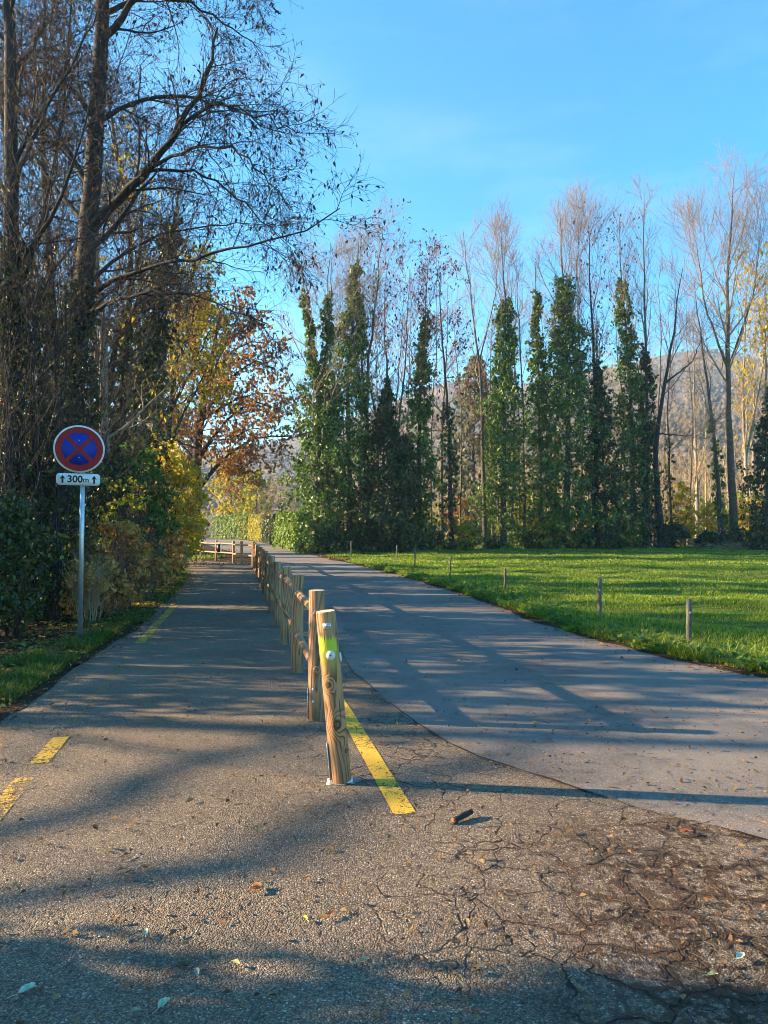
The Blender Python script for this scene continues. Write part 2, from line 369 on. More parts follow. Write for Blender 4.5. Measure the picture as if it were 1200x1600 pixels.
def wood_mat(name, front=False, grey=0., zs=.13):
    """round pine pole: ring field cut by the surface, knots, checks; front=True adds the big knots and the sprayed paint of the end post"""
    m, ns, ls = mat(name)
    tc = ns.new('ShaderNodeTexCoord'); co = tc.outputs['Object']
    mp = ns.new('ShaderNodeMapping'); mp.inputs['Scale'].default_value = (1, 1, zs); ls.new(co, mp.inputs[0])
    oi = ns.new('ShaderNodeObjectInfo')
    n1 = nd(ns, 'ShaderNodeTexNoise', i_Scale=7.0, i_Detail=2.5); n1.noise_dimensions = '4D'; ls.new(mp.outputs[0], n1.inputs['Vector'])
    ls.new(math_n(ns, ls, 'MULTIPLY', oi.outputs['Random'], 40.), n1.inputs['W'])
    sx = ns.new('ShaderNodeSeparateXYZ'); ls.new(co, sx.inputs[0])
    fld = math_n(ns, ls, 'ADD', math_n(ns, ls, 'MULTIPLY', n1.outputs[0], 9.0), math_n(ns, ls, 'MULTIPLY', sx.outputs[0], 26.))
    dark = None
    if front:
        n5 = nd(ns, 'ShaderNodeTexNoise', i_Scale=60.0, i_Detail=2.0); ls.new(co, n5.inputs['Vector'])
        for (kx, ky, kz, kr) in ((.008, -.063, .37, .026), (-.022, -.058, .615, .017), (.05, -.04, .20, .010)):
            vd = ns.new('ShaderNodeVectorMath'); vd.operation = 'SUBTRACT'; ls.new(co, vd.inputs[0]); vd.inputs[1].default_value = (kx, ky, kz)
            vs = ns.new('ShaderNodeVectorMath'); vs.operation = 'MULTIPLY'; ls.new(vd.outputs[0], vs.inputs[0]); vs.inputs[1].default_value = (1, .5, .72)
            vl = ns.new('ShaderNodeVectorMath'); vl.operation = 'LENGTH'; ls.new(vs.outputs[0], vl.inputs[0])
            g = maprange(ns, ls, vl.outputs['Value'], kr * 3.2, 0)
            fld = math_n(ns, ls, 'ADD', fld, math_n(ns, ls, 'MULTIPLY', g, 3.2))
            nk = math_n(ns, ls, 'MULTIPLY', math_n(ns, ls, 'SUBTRACT', n5.outputs[0], .5), kr * 1.1); kd = math_n(ns, ls, 'ADD', vl.outputs['Value'], nk)
            k0 = math_n(ns, ls, 'MULTIPLY', maprange(ns, ls, kd, kr * 1.25, kr * .6), maprange(ns, ls, kd, kr * .15, kr * .7, .45, 1))
            dark = k0 if dark is None else math_n(ns, ls, 'MAXIMUM', dark, k0)
    rg = math_n(ns, ls, 'FRACT', fld)
    cols = [(0, (.48, .255, .105)), (.45, (.43, .215, .088)), (.80, (.13, .06, .024)), (.9, (.12, .055, .022)), (1, (.42, .235, .09))]
    r = ramp(ns, cols); ls.new(rg, r.inputs[0])
    # fine fibres and silvery weathering
    mp2 = ns.new('ShaderNodeMapping'); mp2.inputs['Scale'].default_value = (1, 1, .23 * zs); ls.new(co, mp2.inputs[0])
    n2 = nd(ns, 'ShaderNodeTexNoise', i_Scale=160.0, i_Detail=3.0); ls.new(mp2.outputs[0], n2.inputs['Vector'])
    n3 = nd(ns, 'ShaderNodeTexNoise', i_Scale=5.0, i_Detail=4.0); n3.noise_dimensions = '4D'; ls.new(mp.outputs[0] if zs < .1 else co, n3.inputs['Vector']); ls.new(math_n(ns, ls, 'MULTIPLY', oi.outputs['Random'], 23.), n3.inputs['W'])
    col = mixc(ns, ls, maprange(ns, ls, n3.outputs[0], .42 - grey * .3, .72, 0, .6), r.outputs[0], (.34, .235, .15))
    col = mixc(ns, ls, maprange(ns, ls, n2.outputs[0], .52, .72, 0, .55), col, (.10, .06, .03))
    mp4 = ns.new('ShaderNodeMapping'); mp4.inputs['Scale'].default_value = (1, 1, .35 * zs); ls.new(co, mp4.inputs[0])
    n4 = nd(ns, 'ShaderNodeTexNoise', i_Scale=42.0, i_Detail=2.0); n4.noise_dimensions = '4D'; ls.new(mp4.outputs[0], n4.inputs['Vector']); ls.new(math_n(ns, ls, 'MULTIPLY', oi.outputs['Random'], 31.), n4.inputs['W'])
    split = maprange(ns, ls, n4.outputs[0], .66, .70); col = mixc(ns, ls, math_n(ns, ls, 'MULTIPLY', split, .85), col, (.03, .018, .01))
    col = mixc(ns, ls, maprange(ns, ls, sx.outputs[2], .30, .0, 0, .42 if zs > .1 else .0), col, (.075, .048, .026))   # darker towards the foot
    if front:
        col = mixc(ns, ls, math_n(ns, ls, 'MULTIPLY', dark, .93), col, (.018, .010, .006))
        nz = math_n(ns, ls, 'ADD', sx.outputs[2], math_n(ns, ls, 'MULTIPLY', n2.outputs[0], .10))
        a = math_n(ns, ls, 'MULTIPLY', maprange(ns, ls, nz, .855, .885), maprange(ns, ls, nz, .97, .935))
        b = math_n(ns, ls, 'MULTIPLY', maprange(ns, ls, nz, .70, .86, 0, .40), maprange(ns, ls, nz, .89, .86))
        pf = math_n(ns, ls, 'MULTIPLY', math_n(ns, ls, 'ADD', a, b, True), maprange(ns, ls, sx.outputs[1], -.02, -.042))
        pf = math_n(ns, ls, 'MULTIPLY', pf, maprange(ns, ls, n3.outputs[0], .2, .45, .75, 1.))
        col = mixc(ns, ls, math_n(ns, ls, 'MULTIPLY', pf, .92), col, (.50, .56, .02))
    pb = nd(ns, 'ShaderNodeBsdfPrincipled', i_Roughness=.75); ls.new(col, pb.inputs['Base Color'])
    bp = nd(ns, 'ShaderNodeBump', i_Strength=.5, i_Distance=.004); ls.new(math_n(ns, ls, 'SUBTRACT', math_n(ns, ls, 'ADD', rg, n2.outputs[0]), math_n(ns, ls, 'MULTIPLY', split, 3.)), bp.inputs['Height']); ls.new(bp.outputs[0], pb.inputs['Normal'])
    o = ns.new('ShaderNodeOutputMaterial'); ls.new(pb.outputs[0], o.inputs[0]); return m

M = {}
M['old'] = asphalt('old_asphalt', True); M['new'] = asphalt('new_asphalt', False)
M['line'] = paint_mat('yellow_paint', (.74, .44, .03), .80); M['line_worn'] = paint_mat('worn_yellow_paint', (.66, .41, .04), .72)
M['line_faded'] = paint_mat('faded_yellow_paint', (.55, .36, .06), .60); M['line_edge'] = paint_mat('edge_yellow_paint', (.42, .34, .14), .70)
M['soil'] = soil_mat('forest_soil', [(.025, .02, .014), (.05, .036, .022), (.085, .058, .032)])
M['turf'] = soil_mat('turf', [(.04, .05, .014), (.07, .115, .018), (.11, .16, .025)], 1.2, 30)
M['farland'] = soil_mat('far_land', [(.06, .07, .02), (.10, .11, .03), (.16, .13, .06)], .02, .3)
M['grit'] = flat_mat('grit', (.2, .18, .155), .9, var=.35, scale=60, bump=.5)
M['tar'] = flat_mat('tar', (.022, .02, .018), .8, var=.3, scale=60)
M['bark'] = bark_mat('grey_bark', (.035, .028, .022), (.12, .098, .078))
M['bark_dark'] = bark_mat('dark_bark', (.012, .0115, .011), (.036, .033, .030))
M['bark_pale'] = bark_mat('pale_bark', (.12, .10, .075), (.32, .28, .22))
M['bark_brown'] = bark_mat('brown_bark', (.05, .034, .022), (.16, .11, .07))
M['twig_dark'] = bark_mat('dark_twig', (.018, .016, .015), (.045, .039, .037), 8, 0)
M['twig_pale'] = bark_mat('pale_twig', (.17, .125, .09), (.32, .25, .19), 4, 0)
M['twig_red'] = bark_mat('red_twig', (.13, .075, .055), (.25, .16, .12), 4, 0)
M['straw'] = bark_mat('straw_twig', (.22, .16, .08), (.42, .33, .18), 4, 0)
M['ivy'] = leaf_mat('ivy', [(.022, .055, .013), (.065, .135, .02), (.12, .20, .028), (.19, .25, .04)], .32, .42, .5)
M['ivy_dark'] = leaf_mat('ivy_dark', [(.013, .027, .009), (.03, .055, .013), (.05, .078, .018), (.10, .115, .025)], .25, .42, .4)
M['ivy_turning'] = leaf_mat('ivy_turning', [(.02, .04, .012), (.05, .08, .018), (.12, .13, .025), (.34, .30, .05)], .3, .45, .4)
M['pods'] = leaf_mat('pods', [(.05, .022, .018), (.09, .045, .03), (.13, .075, .045)], .25, .7)
M['dry_dark'] = leaf_mat('dry_dark', [(.03, .02, .018), (.05, .03, .026), (.08, .05, .03), (.05, .06, .02)], .3, .7)
M['oak'] = leaf_mat('rust_leaf', [(.20, .085, .035), (.33, .15, .048), (.42, .23, .07), (.28, .18, .06)], .4)
M['gold'] = leaf_mat('gold_leaf', [(.28, .22, .025), (.50, .35, .03), (.44, .38, .05), (.20, .25, .035)], .45)
M['olive'] = leaf_mat('olive_leaf', [(.08, .13, .018), (.19, .23, .028), (.34, .33, .035), (.46, .37, .045)], .42)
M['green'] = leaf_mat('fresh_leaf', [(.04, .10, .02), (.07, .15, .03), (.12, .19, .035)], .42)
M['silver'] = leaf_mat('silver_leaf', [(.06, .08, .045), (.11, .13, .075), (.17, .18, .10)], .3)
M['thuja'] = leaf_mat('thuja', [(.05, .10, .015), (.11, .19, .025), (.22, .30, .04)], .3)
M['thuja_gold'] = leaf_mat('thuja_gold', [(.14, .16, .02), (.30, .28, .03), (.40, .36, .045)], .35)
M['bracken'] = leaf_mat('bracken', [(.30, .12, .035), (.50, .24, .065), (.60, .36, .12), (.40, .28, .06)], .35)
M['grass'] = leaf_mat('grass', [(.07, .13, .012), (.15, .25, .02), (.25, .35, .03), (.38, .41, .08)], .42, .6, patch=(.24, .24, .06))
M['verge_grass'] = leaf_mat('verge_grass', [(.03, .07, .010), (.06, .13, .016), (.10, .18, .022), (.16, .20, .04)], .42, .6, patch=(.10, .075, .035), pscale=1.6)
M['litter'] = leaf_mat('litter', [(.055, .03, .018), (.12, .06, .028), (.22, .11, .04), (.30, .19, .08), (.10, .065, .04)], .15, .8)
M['litter_gold'] = leaf_mat('litter_gold', [(.16, .10, .03), (.30, .20, .04), (.26, .24, .05), (.10, .06, .03)], .2, .8)
M['wood'] = wood_mat('pole_wood'); M['wood_rail'] = wood_mat('rail_wood', zs=.02); M['wood_front'] = wood_mat('end_post_wood', True)
M['endgrain'] = flat_mat('sawn_end', (.52, .42, .27), .85, var=.25, scale=40)
M['oldwood'] = bark_mat('grey_stake_wood', (.06, .05, .04), (.19, .165, .13), 20)
M['galv'] = flat_mat('galvanised', (.50, .52, .54), .42, .75, .1, 18)
M['white'] = flat_mat('white_enamel', (.70, .70, .68), .4, 0, .10, 14)
M['red'] = flat_mat('sign_red', (.27, .006, .008), .5, 0, .08, 9)
M['blue'] = flat_mat('sign_blue', (.008, .032, .30), .5, 0, .08, 9)
M['black'] = flat_mat('sign_black', (.012, .012, .013), .4)
M['steel'] = flat_mat('steel', (.62, .66, .7), .35, .5, .08, 20)
M['concrete'] = flat_mat('concrete', (.22, .205, .18), .9, 0, .35, 40, .4)

# ------------------------------------------------------------------ ground sheets
def strip(L, Rr, dz, cols=1, zf=None):
    """sheet between two matching edge polylines"""
    L = np.asarray(L, float); Rr = np.asarray(Rr, float); n = len(L)
    t = np.linspace(0, 1, cols + 1)
    P = L[:, None] * (1 - t)[None, :, None] + Rr[:, None] * t[None, :, None]
    z = gz(P[..., 1]) + dz
    if zf is not None: z = z + zf(P[..., 0], P[..., 1])
    V = np.concatenate([P, z[..., None]], -1).reshape(-1, 3)
    c = cols + 1; i = np.arange(n - 1)[:, None] * c; j = np.arange(cols)[None]
    Q = np.stack([i + j, i + j + 1, i + j + c + 1, i + j + c], -1).reshape(-1, 4)
    return Geo().add(V, Q)
def pl(pts, n):
    """smooth resample of a 2-D polyline"""
    pts = np.asarray(pts, float); d = np.r_[0, np.cumsum(np.linalg.norm(np.diff(pts, axis=0), axis=1))]
    t = np.linspace(0, d[-1], n); o = np.stack([np.interp(t, d, pts[:, 0]), np.interp(t, d, pts[:, 1])], 1)
    for _ in range(4): o[1:-1] = (o[:-2] + 2 * o[1:-1] + o[2:]) / 4
    return o
ys = np.r_[np.arange(-60, 0, 10), np.arange(0, 95, 1.), np.arange(100, 1041, 40)]
solo('ground', strip(np.c_[np.full(len(ys), -1000.), ys], np.c_[np.full(len(ys), 1000.), ys], -.012, 2), M['soil'],
     'dark leaf strewn soil under the trees and beyond the road', 'ground', 'structure')
def wobble(n, amp, rng, k=5):
    w = rng.normal(0, 1, n); ker = np.ones(k) / k
    return amp * np.convolve(w, ker, 'same') * math.sqrt(k)

# old coarse asphalt: forecourt and foot path in one sheet
fx = lambda y: -.556 - .205 * (y - 5.87)                 # the line of the fence
def path_left(y):
    return np.interp(y, [-8, 2, 4.5, 5.7, 8, 11, 14, 18, 24, 30, 36, 42, 50], [-6, -3.6, -3.2, -3.15, -3.5, -3.95, -4.55, -5.35, -6.7, -8.6, -10.6, -13.2, -17])
py_ = np.r_[np.arange(-8, 50, .5)]
rw = np.random.default_rng(3)
pr = np.where(py_ < 2, 14, np.interp(py_, [2, 3, 4, 6, 9, 15, 24, 31, 36, 42, 50], [11, 8, 5.5, 2.5, .2, -1.1, -2.6, -4.4, -9.0, -12.0, -15.5]))
solo('foot_path', strip(np.c_[path_left(py_) + wobble(len(py_), .05, rw), py_], np.c_[pr, py_], 0, 6), M['old'],
     'coarse worn asphalt of the foot path and forecourt with cracks and debris', 'path', 'structure')
ROAD_L = pl([(7.5, -2), (4.6, 1.2), (3.0, 2.75), (1.95, 3.57), (1.44, 4.0), (1.16, 4.29), (.84, 4.63), (.46, 5.12), (.11, 6.12), (-.27, 7.6), (-.53, 9), (-.68, 10.05), (-1.5, 15), (-3.1, 24), (-4.9, 31), (-7.2, 40), (-11, 50), (-15.5, 62), (-24, 85), (-42, 120)], 700)
_q = (ROAD_L[:, 1] < 20)[:, None]; ROAD_L = ROAD_L + _q * np.stack([wobble(700, .012, rw, 3) + wobble(700, .02, rw, 15), wobble(700, .012, rw, 3)], 1)
ROAD_R = pl([(16, 0), (10, 2.6), (7, 4.4), (5.2, 6.0), (4.08, 7.54), (3.33, 9.24), (2.89, 10.7), (2.4, 14.8), (1.7, 18.9), (.5, 25), (-1.17, 32.4), (-4.1, 44), (-9.0, 61), (-17.5, 85), (-35, 120)], 700)
solo('road', strip(ROAD_L, ROAD_R, .005, 6), M['new'], 'smooth grey asphalt lane curving from the right towards the hedges', 'road', 'structure')
# open joint where the new surface meets the old one
def ribbon(c, w, dz, rng=None, jag=0.):
    c = np.asarray(c, float); t = nrm(np.gradient(c, axis=0)); nn = np.c_[-t[:, 1], t[:, 0]]
    w = np.broadcast_to(np.asarray(w, float), (len(c),)).copy()
    if rng is not None: c = c + nn * wobble(len(c), jag, rng, 3)[:, None]; w = w * rng.uniform(.3, 1.5, len(c))
    return strip(c - nn * w[:, None] / 2, c + nn * w[:, None] / 2, dz)
jl = ROAD_L[(ROAD_L[:, 1] > 1.5) & (ROAD_L[:, 1] < 16)]
solo('road_joint', ribbon(jl, .013 * np.clip(.55 + wobble(len(jl), .5, rw, 5), .12, 1.5), .0095, rw, .012), M['tar'], 'dark ragged joint between smooth road and old asphalt', 'joint', 'structure')
def xr(y): 
    o = np.argsort(ROAD_R[:, 1]); return np.interp(y, ROAD_R[o, 1], ROAD_R[o, 0])
def xl(y):
    o = np.argsort(ROAD_L[:, 1]); return np.interp(y, ROAD_L[o, 1], ROAD_L[o, 0])
my = np.r_[np.arange(1.5, 16, .25), np.arange(16, 60, 1.)]
def mz(x, y):
    e = np.clip((x - xr(y)) / 1.2, 0, 1)
    return e * (.05 + .05 * np.sin(x * .9 + y * .5) * np.sin(y * .7 - x * .3) + .03 * np.sin(x * 2.7 + y * 1.9))
solo('meadow', strip(np.c_[xr(my) + wobble(len(my), .05, rw), my], np.c_[np.full(len(my), 75.), my], .012, 90, mz), M['turf'],
     'green mown meadow between the road and the ivy clad trees', 'meadow', 'structure')
vy = np.arange(3.0, 26, .25)
solo('verge', strip(np.c_[path_left(vy) - np.interp(vy, [3, 8, 11, 15, 26], [4.5, 1.6, .75, .6, 1.0]), vy], np.c_[path_left(vy) + .06 + wobble(len(vy), .05, rw), vy], .006, 4), M['soil'],
     'grassy earth verge between the foot path and the thicket', 'verge', 'structure')
# bare leaf covered bank under the hedges on the far side of the road
by = np.arange(36, 92, 1.)
solo('leafy_bank', strip(np.c_[xr(by) - .15, by], np.c_[xr(by) + np.interp(by, [36, 46, 60, 92], [.4, 2.6, 3.2, 3.]), by], .016, 2), M['soil'],
     'brown leaf covered bank at the foot of the hedge', 'bank', 'structure')

sh_ = np.arange(5.5, 40, .2)
solo('road_shoulder', strip(np.c_[xr(sh_) - .12 + wobble(len(sh_), .05, rw), sh_], np.c_[xr(sh_) + .22 + wobble(len(sh_), .08, rw), sh_], .0145), M['soil'], 'muddy broken edge between the road and the meadow grass', 'shoulder', 'structure')
# markings
def mark(pts, w, m, label, n=60):
    return solo('road_marking', ribbon(pl(pts, n), w, .004 if m != M['line_edge'] else .0098), m, label, 'road marking', 'structure')
mark([(.115, 3.92), (-.33, 6.1), (-.85, 8.5)], .125, M['line'], 'bright yellow line running past the end post of the fence')
mark([(-.86, 8.54), (-1.62, 12.0), (-2.6, 17)], .11, M['line_worn'], 'worn yellow line along the road side of the fence')
mark([(-2.10, 3.80), (-2.25, 4.48)], .115, M['line_worn'], 'nearest worn yellow dash at the left edge of the path', 12)
mark([(-2.295, 4.76), (-2.42, 5.36)], .12, M['line_worn'], 'second worn yellow dash on the left of the path', 12)
mark([(-2.46, 5.55), (-2.8, 7.2), (-3.12, 8.7)], .11, M['line_faded'], 'almost vanished yellow line beside the grass verge', 30)
mark([(-3.38, 9.9), (-3.8, 12.0), (-4.3, 14.6)], .13, M['line_worn'], 'faded yellow stripe on the path beyond the sign post', 30)
ed = np.c_[xr(np.arange(2.8, 20, .2)) - .06, np.arange(2.8, 20, .2)]
mark(ed, .09, M['line_edge'], 'dusty yellow edge line along the meadow side of the road', 140)

# hills
def hills():
    az = np.radians(np.linspace(-100, 100, 260)); rr = np.linspace(170, 940, 46)
    pxx = np.array([-4000, -300, 0, 200, 380, 450, 560, 640, 700, 800, 900, 1000, 1100, 1200, 1400, 4000]); pyy = np.array([700, 735, 735, 725, 702, 690, 645, 612, 590, 600, 585, 560, 553, 560, 540, 600])
    azk = np.arctan((pxx - 600) / F)
    el = np.interp(az, azk, (829 - pyy) / F) * np.cos(np.clip(az, -1.2, 1.2))
    A, Rg = np.meshgrid(az, rr, indexing='ij')
    t = (Rg - 170) / (900 - 170); t = np.clip(t, 0, 1.06)
    prof = t ** 1.25 * np.where(t > 1, np.clip(1 - (t - 1) * 12, 0, 1), 1)
    rng = np.random.default_rng(5)
    z = el[:, None] * 900 * prof
    for k in range(14):
        fx_, fy_, ph, am = rng.uniform(4, 40), rng.uniform(.006, .05), rng.uniform(0, 6.28), rng.uniform(.6, 2.6)
        z = z + am * np.sin(A * fx_ + Rg * fy_ + ph) * np.clip(t * 2, 0, 1)
    V = np.stack([np.sin(A) * Rg, np.cos(A) * Rg, z + .3], -1)
    n, m_ = A.shape; i = np.arange(n - 1)[:, None] * m_; j = np.arange(m_ - 1)[None]
    Q = np.stack([i + j, i + j + 1, i + m_ + j + 1, i + m_ + j], -1).reshape(-1, 4)
    return V, Q
HV, HQ = hills()
m, ns, ls = mat('hill_cover')
tc = ns.new('ShaderNodeTexCoord')
n1 = nd(ns, 'ShaderNodeTexNoise', i_Scale=.012, i_Detail=6.0); ls.new(tc.outputs['Object'], n1.inputs['Vector'])
n2 = nd(ns, 'ShaderNodeTexNoise', i_Scale=.16, i_Detail=6.0, i_Roughness=.75); ls.new(tc.outputs['Object'], n2.inputs['Vector'])
r1 = ramp(ns, [(.35, (.05, .055, .025)), (.5, (.12, .085, .05)), (.62, (.17, .12, .07)), (.72, (.09, .13, .035))]); ls.new(math_n(ns, ls, 'ADD', math_n(ns, ls, 'MULTIPLY', n1.outputs[0], .55), math_n(ns, ls, 'MULTIPLY', n2.outputs[0], .45)), r1.inputs[0])
pb = nd(ns, 'ShaderNodeBsdfPrincipled', i_Roughness=.95); ls.new(r1.outputs[0], pb.inputs['Base Color'])
bp = nd(ns, 'ShaderNodeBump', i_Strength=1.0, i_Distance=6.0); ls.new(n2.outputs[0], bp.inputs['Height']); ls.new(bp.outputs[0], pb.inputs['Normal'])
o = ns.new('ShaderNodeOutputMaterial'); ls.new(pb.outputs[0], o.inputs[0])
solo('hills', Geo().add(HV.reshape(-1, 3), HQ), m, 'brown wooded mountainside rising behind the trees', 'hills', 'structure', smooth=True)
# the woods that cover the slopes
rng = np.random.default_rng(8)
hv = HV.reshape(-1, 46, 3); g = Geo()
ii = rng.integers(40, 219, 26000); jj = rng.uniform(6, 42.9, 26000); j0 = jj.astype(int)
cs = hv[ii, j0] + (hv[ii, j0 + 1] - hv[ii, j0]) * (jj - j0)[:, None] + rng.uniform(-4, 4, (26000, 3)) * np.array([1, 1, 0])
rad = rng.uniform(1.0, 2.1, 26000)
oc = np.array([(1, 0, 0), (-.5, .87, 0), (-.5, -.87, 0), (.5, .87, .8), (.6, -.7, .9), (-.9, 0, .8), (0, 0, 1.7)])
V = cs[:, None] + oc[None] * rad[:, None, None] * rng.uniform(.7, 1.3, (26000, 7, 1)) + np.array([0, 0, 1.])
Tt = np.array([(0, 3, 1), (1, 3, 5), (1, 5, 2), (2, 5, 4), (2, 4, 0), (0, 4, 3), (3, 6, 5), (5, 6, 4), (4, 6, 3)])
g.add(V.reshape(-1, 3), None, (np.arange(26000)[:, None, None] * 7 + Tt[None]).reshape(-1, 3))
M['hillwood'] = leaf_mat('hill_wood', [(.06, .05, .042), (.09, .072, .056), (.11, .088, .065), (.055, .06, .04), (.09, .09, .05)], .1, .9, patch=(.035, .055, .028), pscale=.014)
solo('hillside_wood', g, M['hillwood'], 'brown and green autumn woods covering the mountainside', 'wood', 'stuff')

# the air between here and the mountainside
g = Geo(); bx = np.array([(x, y, z) for z in (-1.3, 262) for y in (-70, 1060) for x in (-1015, 1015)], float)
g.add(bx, [(0, 2, 3, 1), (4, 5, 7, 6), (0, 1, 5, 4), (2, 6, 7, 3), (0, 4, 6, 2), (1, 3, 7, 5)])
m, ns, ls = mat('haze'); pv = ns.new('ShaderNodeVolumePrincipled'); pv.inputs['Color'].default_value = (.50, .72, 1, 1); pv.inputs['Density'].default_value = .0004
pv.inputs['Anisotropy'].default_value = .2
o = ns.new('ShaderNodeOutputMaterial'); ls.new(pv.outputs[0], o.inputs['Volume'])
solo('haze', g, m, 'thin pale haze in front of the mountainside', 'haze', 'stuff')

# ------------------------------------------------------------------ trees of the row across the meadow
def tree_row(base, top, r0, label, seed, kind='bare_tree', cat='tree', mid=(), limbs=9, lstart=.3, llen=5., lang=32, up=.5, nb=9, nt=5, twig=None, bark=None,
             ivy=None, pods=0, low=0, group='trees in the row across the meadow', pod_mat=None, podsize=.11, forks=(), rmin=.011):
    """base, top, mid: points of the trunk.  ivy: (t_end, radius function of t, leaf count, leaf size, material)"""
    rng = np.random.default_rng(seed)
    base = np.asarray(base, float); H = np.linalg.norm(np.asarray(top) - base)
    t = root(kind, base, label, cat, group)
    tw = twig or M['twig_pale']; bk = bark or M['bark']
    tr = chain([base - np.array([0, 0, .15])] + [np.asarray(q) for q in mid] + [np.asarray(top)], 18, .05, rng)
    rad = r0 * (1 - .93 * np.linspace(0, 1, 18) ** .85); rad[0] *= 1.35
    g = Geo(); g.add(*tubes(tr[None], rad[None], 9))
    stems = [(tr, rad)]
    for fk in forks:                                                     # (t on trunk, end point, radius share)
        i = int(fk[0] * 17); a = tr[i]; e = np.asarray(fk[1], float); m_ = (a + e) / 2 + np.array([(e[0] - a[0]) * .22, 0, -abs(e[0] - a[0]) * .12])
        c = chain([a, m_, e], 18, .04, rng); rr = rad[i] * fk[2] * (1 - .92 * np.linspace(0, 1, 18)); g.add(*tubes(c[None], rr[None], 7)); stems.append((c, rr))
    part('trunk', g, bk, t, True)
    TP = np.stack([q[0] for q in stems]); TR = np.stack([q[1] for q in stems])
    LP, LR = spawn(TP, TR, int(limbs * 1.2), lstart, .97, lang, 9, llen, .65, 7, .5, rmin * 1.3, .09, up, .10, .2, rng)
    BP, BR = spawn(LP, LR, nb, .18, 1., 36, 12, llen * .40, .4, 5, .6, rmin * 1.25, .05, up * .6, .13, .3, rng)
    WP, WR = spawn(BP, BR, nt, .15, 1., 36, 14, llen * .19, .3, 4, .6, rmin * .8, .03, .2, .16, .45, rng)
    g = Geo(); g.add(*tubes(LP, LR, 5)); g.add(*tubes(BP, BR, 3)); g.add(*tubes(WP, WR, 3))
    if low:
        QP, QR = spawn(TP, TR, low, .08, .45, 75, 15, 2.6, .2, 6, .3, rmin, .03, -.3, .2, .3, rng)
        q2, r2 = spawn(QP, QR, 5, .3, 1., 45, 12, 1.0, .3, 4, .6, rmin * .8, .02, -.1, .2, .4, rng)
        g.add(*tubes(QP, QR, 3)); g.add(*tubes(q2, r2, 3))
    part('crown', g, tw, t)
    if pods:
        c = pts_on(WP, pods, rng, .3) + rng.normal(0, .05, (pods, 3)) - np.array([0, 0, .08])
        part('seed_pods', Geo().add(*leaf_quads(c, rng.normal(0, 1, (pods, 3)), podsize, .45, 2., rng)), pod_mat or M['pods'], t)
    if ivy:
        te, rf, n, sz, mt = ivy
        per = 13; nc = int(n * (1.5 if sz > .095 else 1)) // per
        u = rng.random(nc) ** .9 * te; f = u * 17; i = np.minimum(f.astype(int), 16); c = tr[i] + (tr[i + 1] - tr[i]) * (f - i)[:, None]
        Rr = np.array([rf(q) for q in u]) * (.74 + .62 * np.clip(1 - u / te, 0, 1)); az = rng.random(nc) * 6.283
        lump_ = np.sin(u * 23 + seed + 2 * az) + .7 * np.sin(u * 47 + 2 * seed - az) + .5 * np.sin(u * 83 + 3 * az + seed)
        Rr = Rr * (1 + .36 * lump_) * np.where(rng.random(nc) < .09, 1.75, 1); keep = lump_ > -1.15 + .5 * (u / te); u, f, i, c, Rr, az = u[keep], f[keep], i[keep], c[keep], Rr[keep], az[keep]; nc = len(u); rr = Rr * np.sqrt(rng.uniform(.12, 1.0, nc))
        c = c + np.stack([np.cos(az) * rr, np.sin(az) * rr, rng.normal(0, .2, nc)], 1)
        c[:, 2] = np.maximum(c[:, 2], base[2] + .15)
        lr = np.clip(Rr * .30, .10, .40) * rng.uniform(.5, 1.5, nc)
        gi = Geo().add(*clump_leaves(c, lr, per, sz, rng, .9, .62, .45, 1.15))
        # runners that stick out of the mass
        part('ivy', gi, mt, t)
    return t

def prof(*kv):
    xs = [k for k, v in kv]; vs = [v for k, v in kv]
    return lambda q: float(np.interp(q, xs, vs))
def gp(px, Y): return np.array([PX(px, Y), Y, float(gz(Y))])
IV, IVD = M['ivy'], M['ivy_dark']

Y = 46
tree_row(gp(492, Y), P3(470, 395, Y), .26, 'twin stemmed ivy tree at the hedge end, left stem leaning left', 21, 'ivy_clad_tree', mid=[P3(500, 640, Y), P3(482, 520, Y)],
         limbs=12, lstart=.35, llen=4.6, lang=48, up=.35, ivy=(.86, prof((0, .9), (.15, 1.3), (.45, 1.25), (.56, .8), (.66, .33), (1, .18)), 9100, .108, IV), low=4, nt=5, forks=[(.5, P3(520, 390, Y), .8)])
tree_row(gp(514, Y + .6), P3(514, 380, Y + .6), .2, 'ivy tree with one straight green stem just right of the twin stemmed one', 22, 'ivy_clad_tree', mid=[P3(508, 600, Y)],
         limbs=9, llen=4., ivy=(.82, prof((0, .8), (.3, 1.2), (.5, .75), (.62, .4), (1, .22)), 5950, .108, IV))
Y = 48
tree_row(gp(548, Y), P3(560, 370, Y), .27, 'tallest and fullest ivy column of the left clump, nearly all green', 23, 'ivy_clad_tree', mid=[P3(543, 600, Y), P3(552, 480, Y)],
         limbs=10, lstart=.45, llen=4.2, ivy=(.90, prof((0, 1.2), (.2, 1.7), (.45, 1.5), (.65, 1.05), (.8, .6), (1, .2)), 15050, .108, IV), low=5)
tree_row(gp(580, Y + 1), P3(598, 352, Y + 1), .22, 'tall bare tree with dark pods rising out of the left ivy clump', 24, mid=[P3(572, 600, Y), P3(588, 460, Y)],
         limbs=11, lstart=.35, llen=5.5, lang=34, pods=420, forks=[(.35, P3(560, 380, Y + 1), .7)], twig=M['twig_pale'])
tree_row(gp(596, Y - .5), P3(604, 600, Y - .5), .14, 'low bushy ivy mound with a pointed top at the right of the left clump', 25, 'ivy_clad_tree', limbs=6, llen=2., lstart=.6,
         ivy=(1., prof((0, 1.4), (.3, 1.9), (.6, 1.4), (.85, .5), (1, .15)), 13650, .108, IVD), low=5)
Y = 50
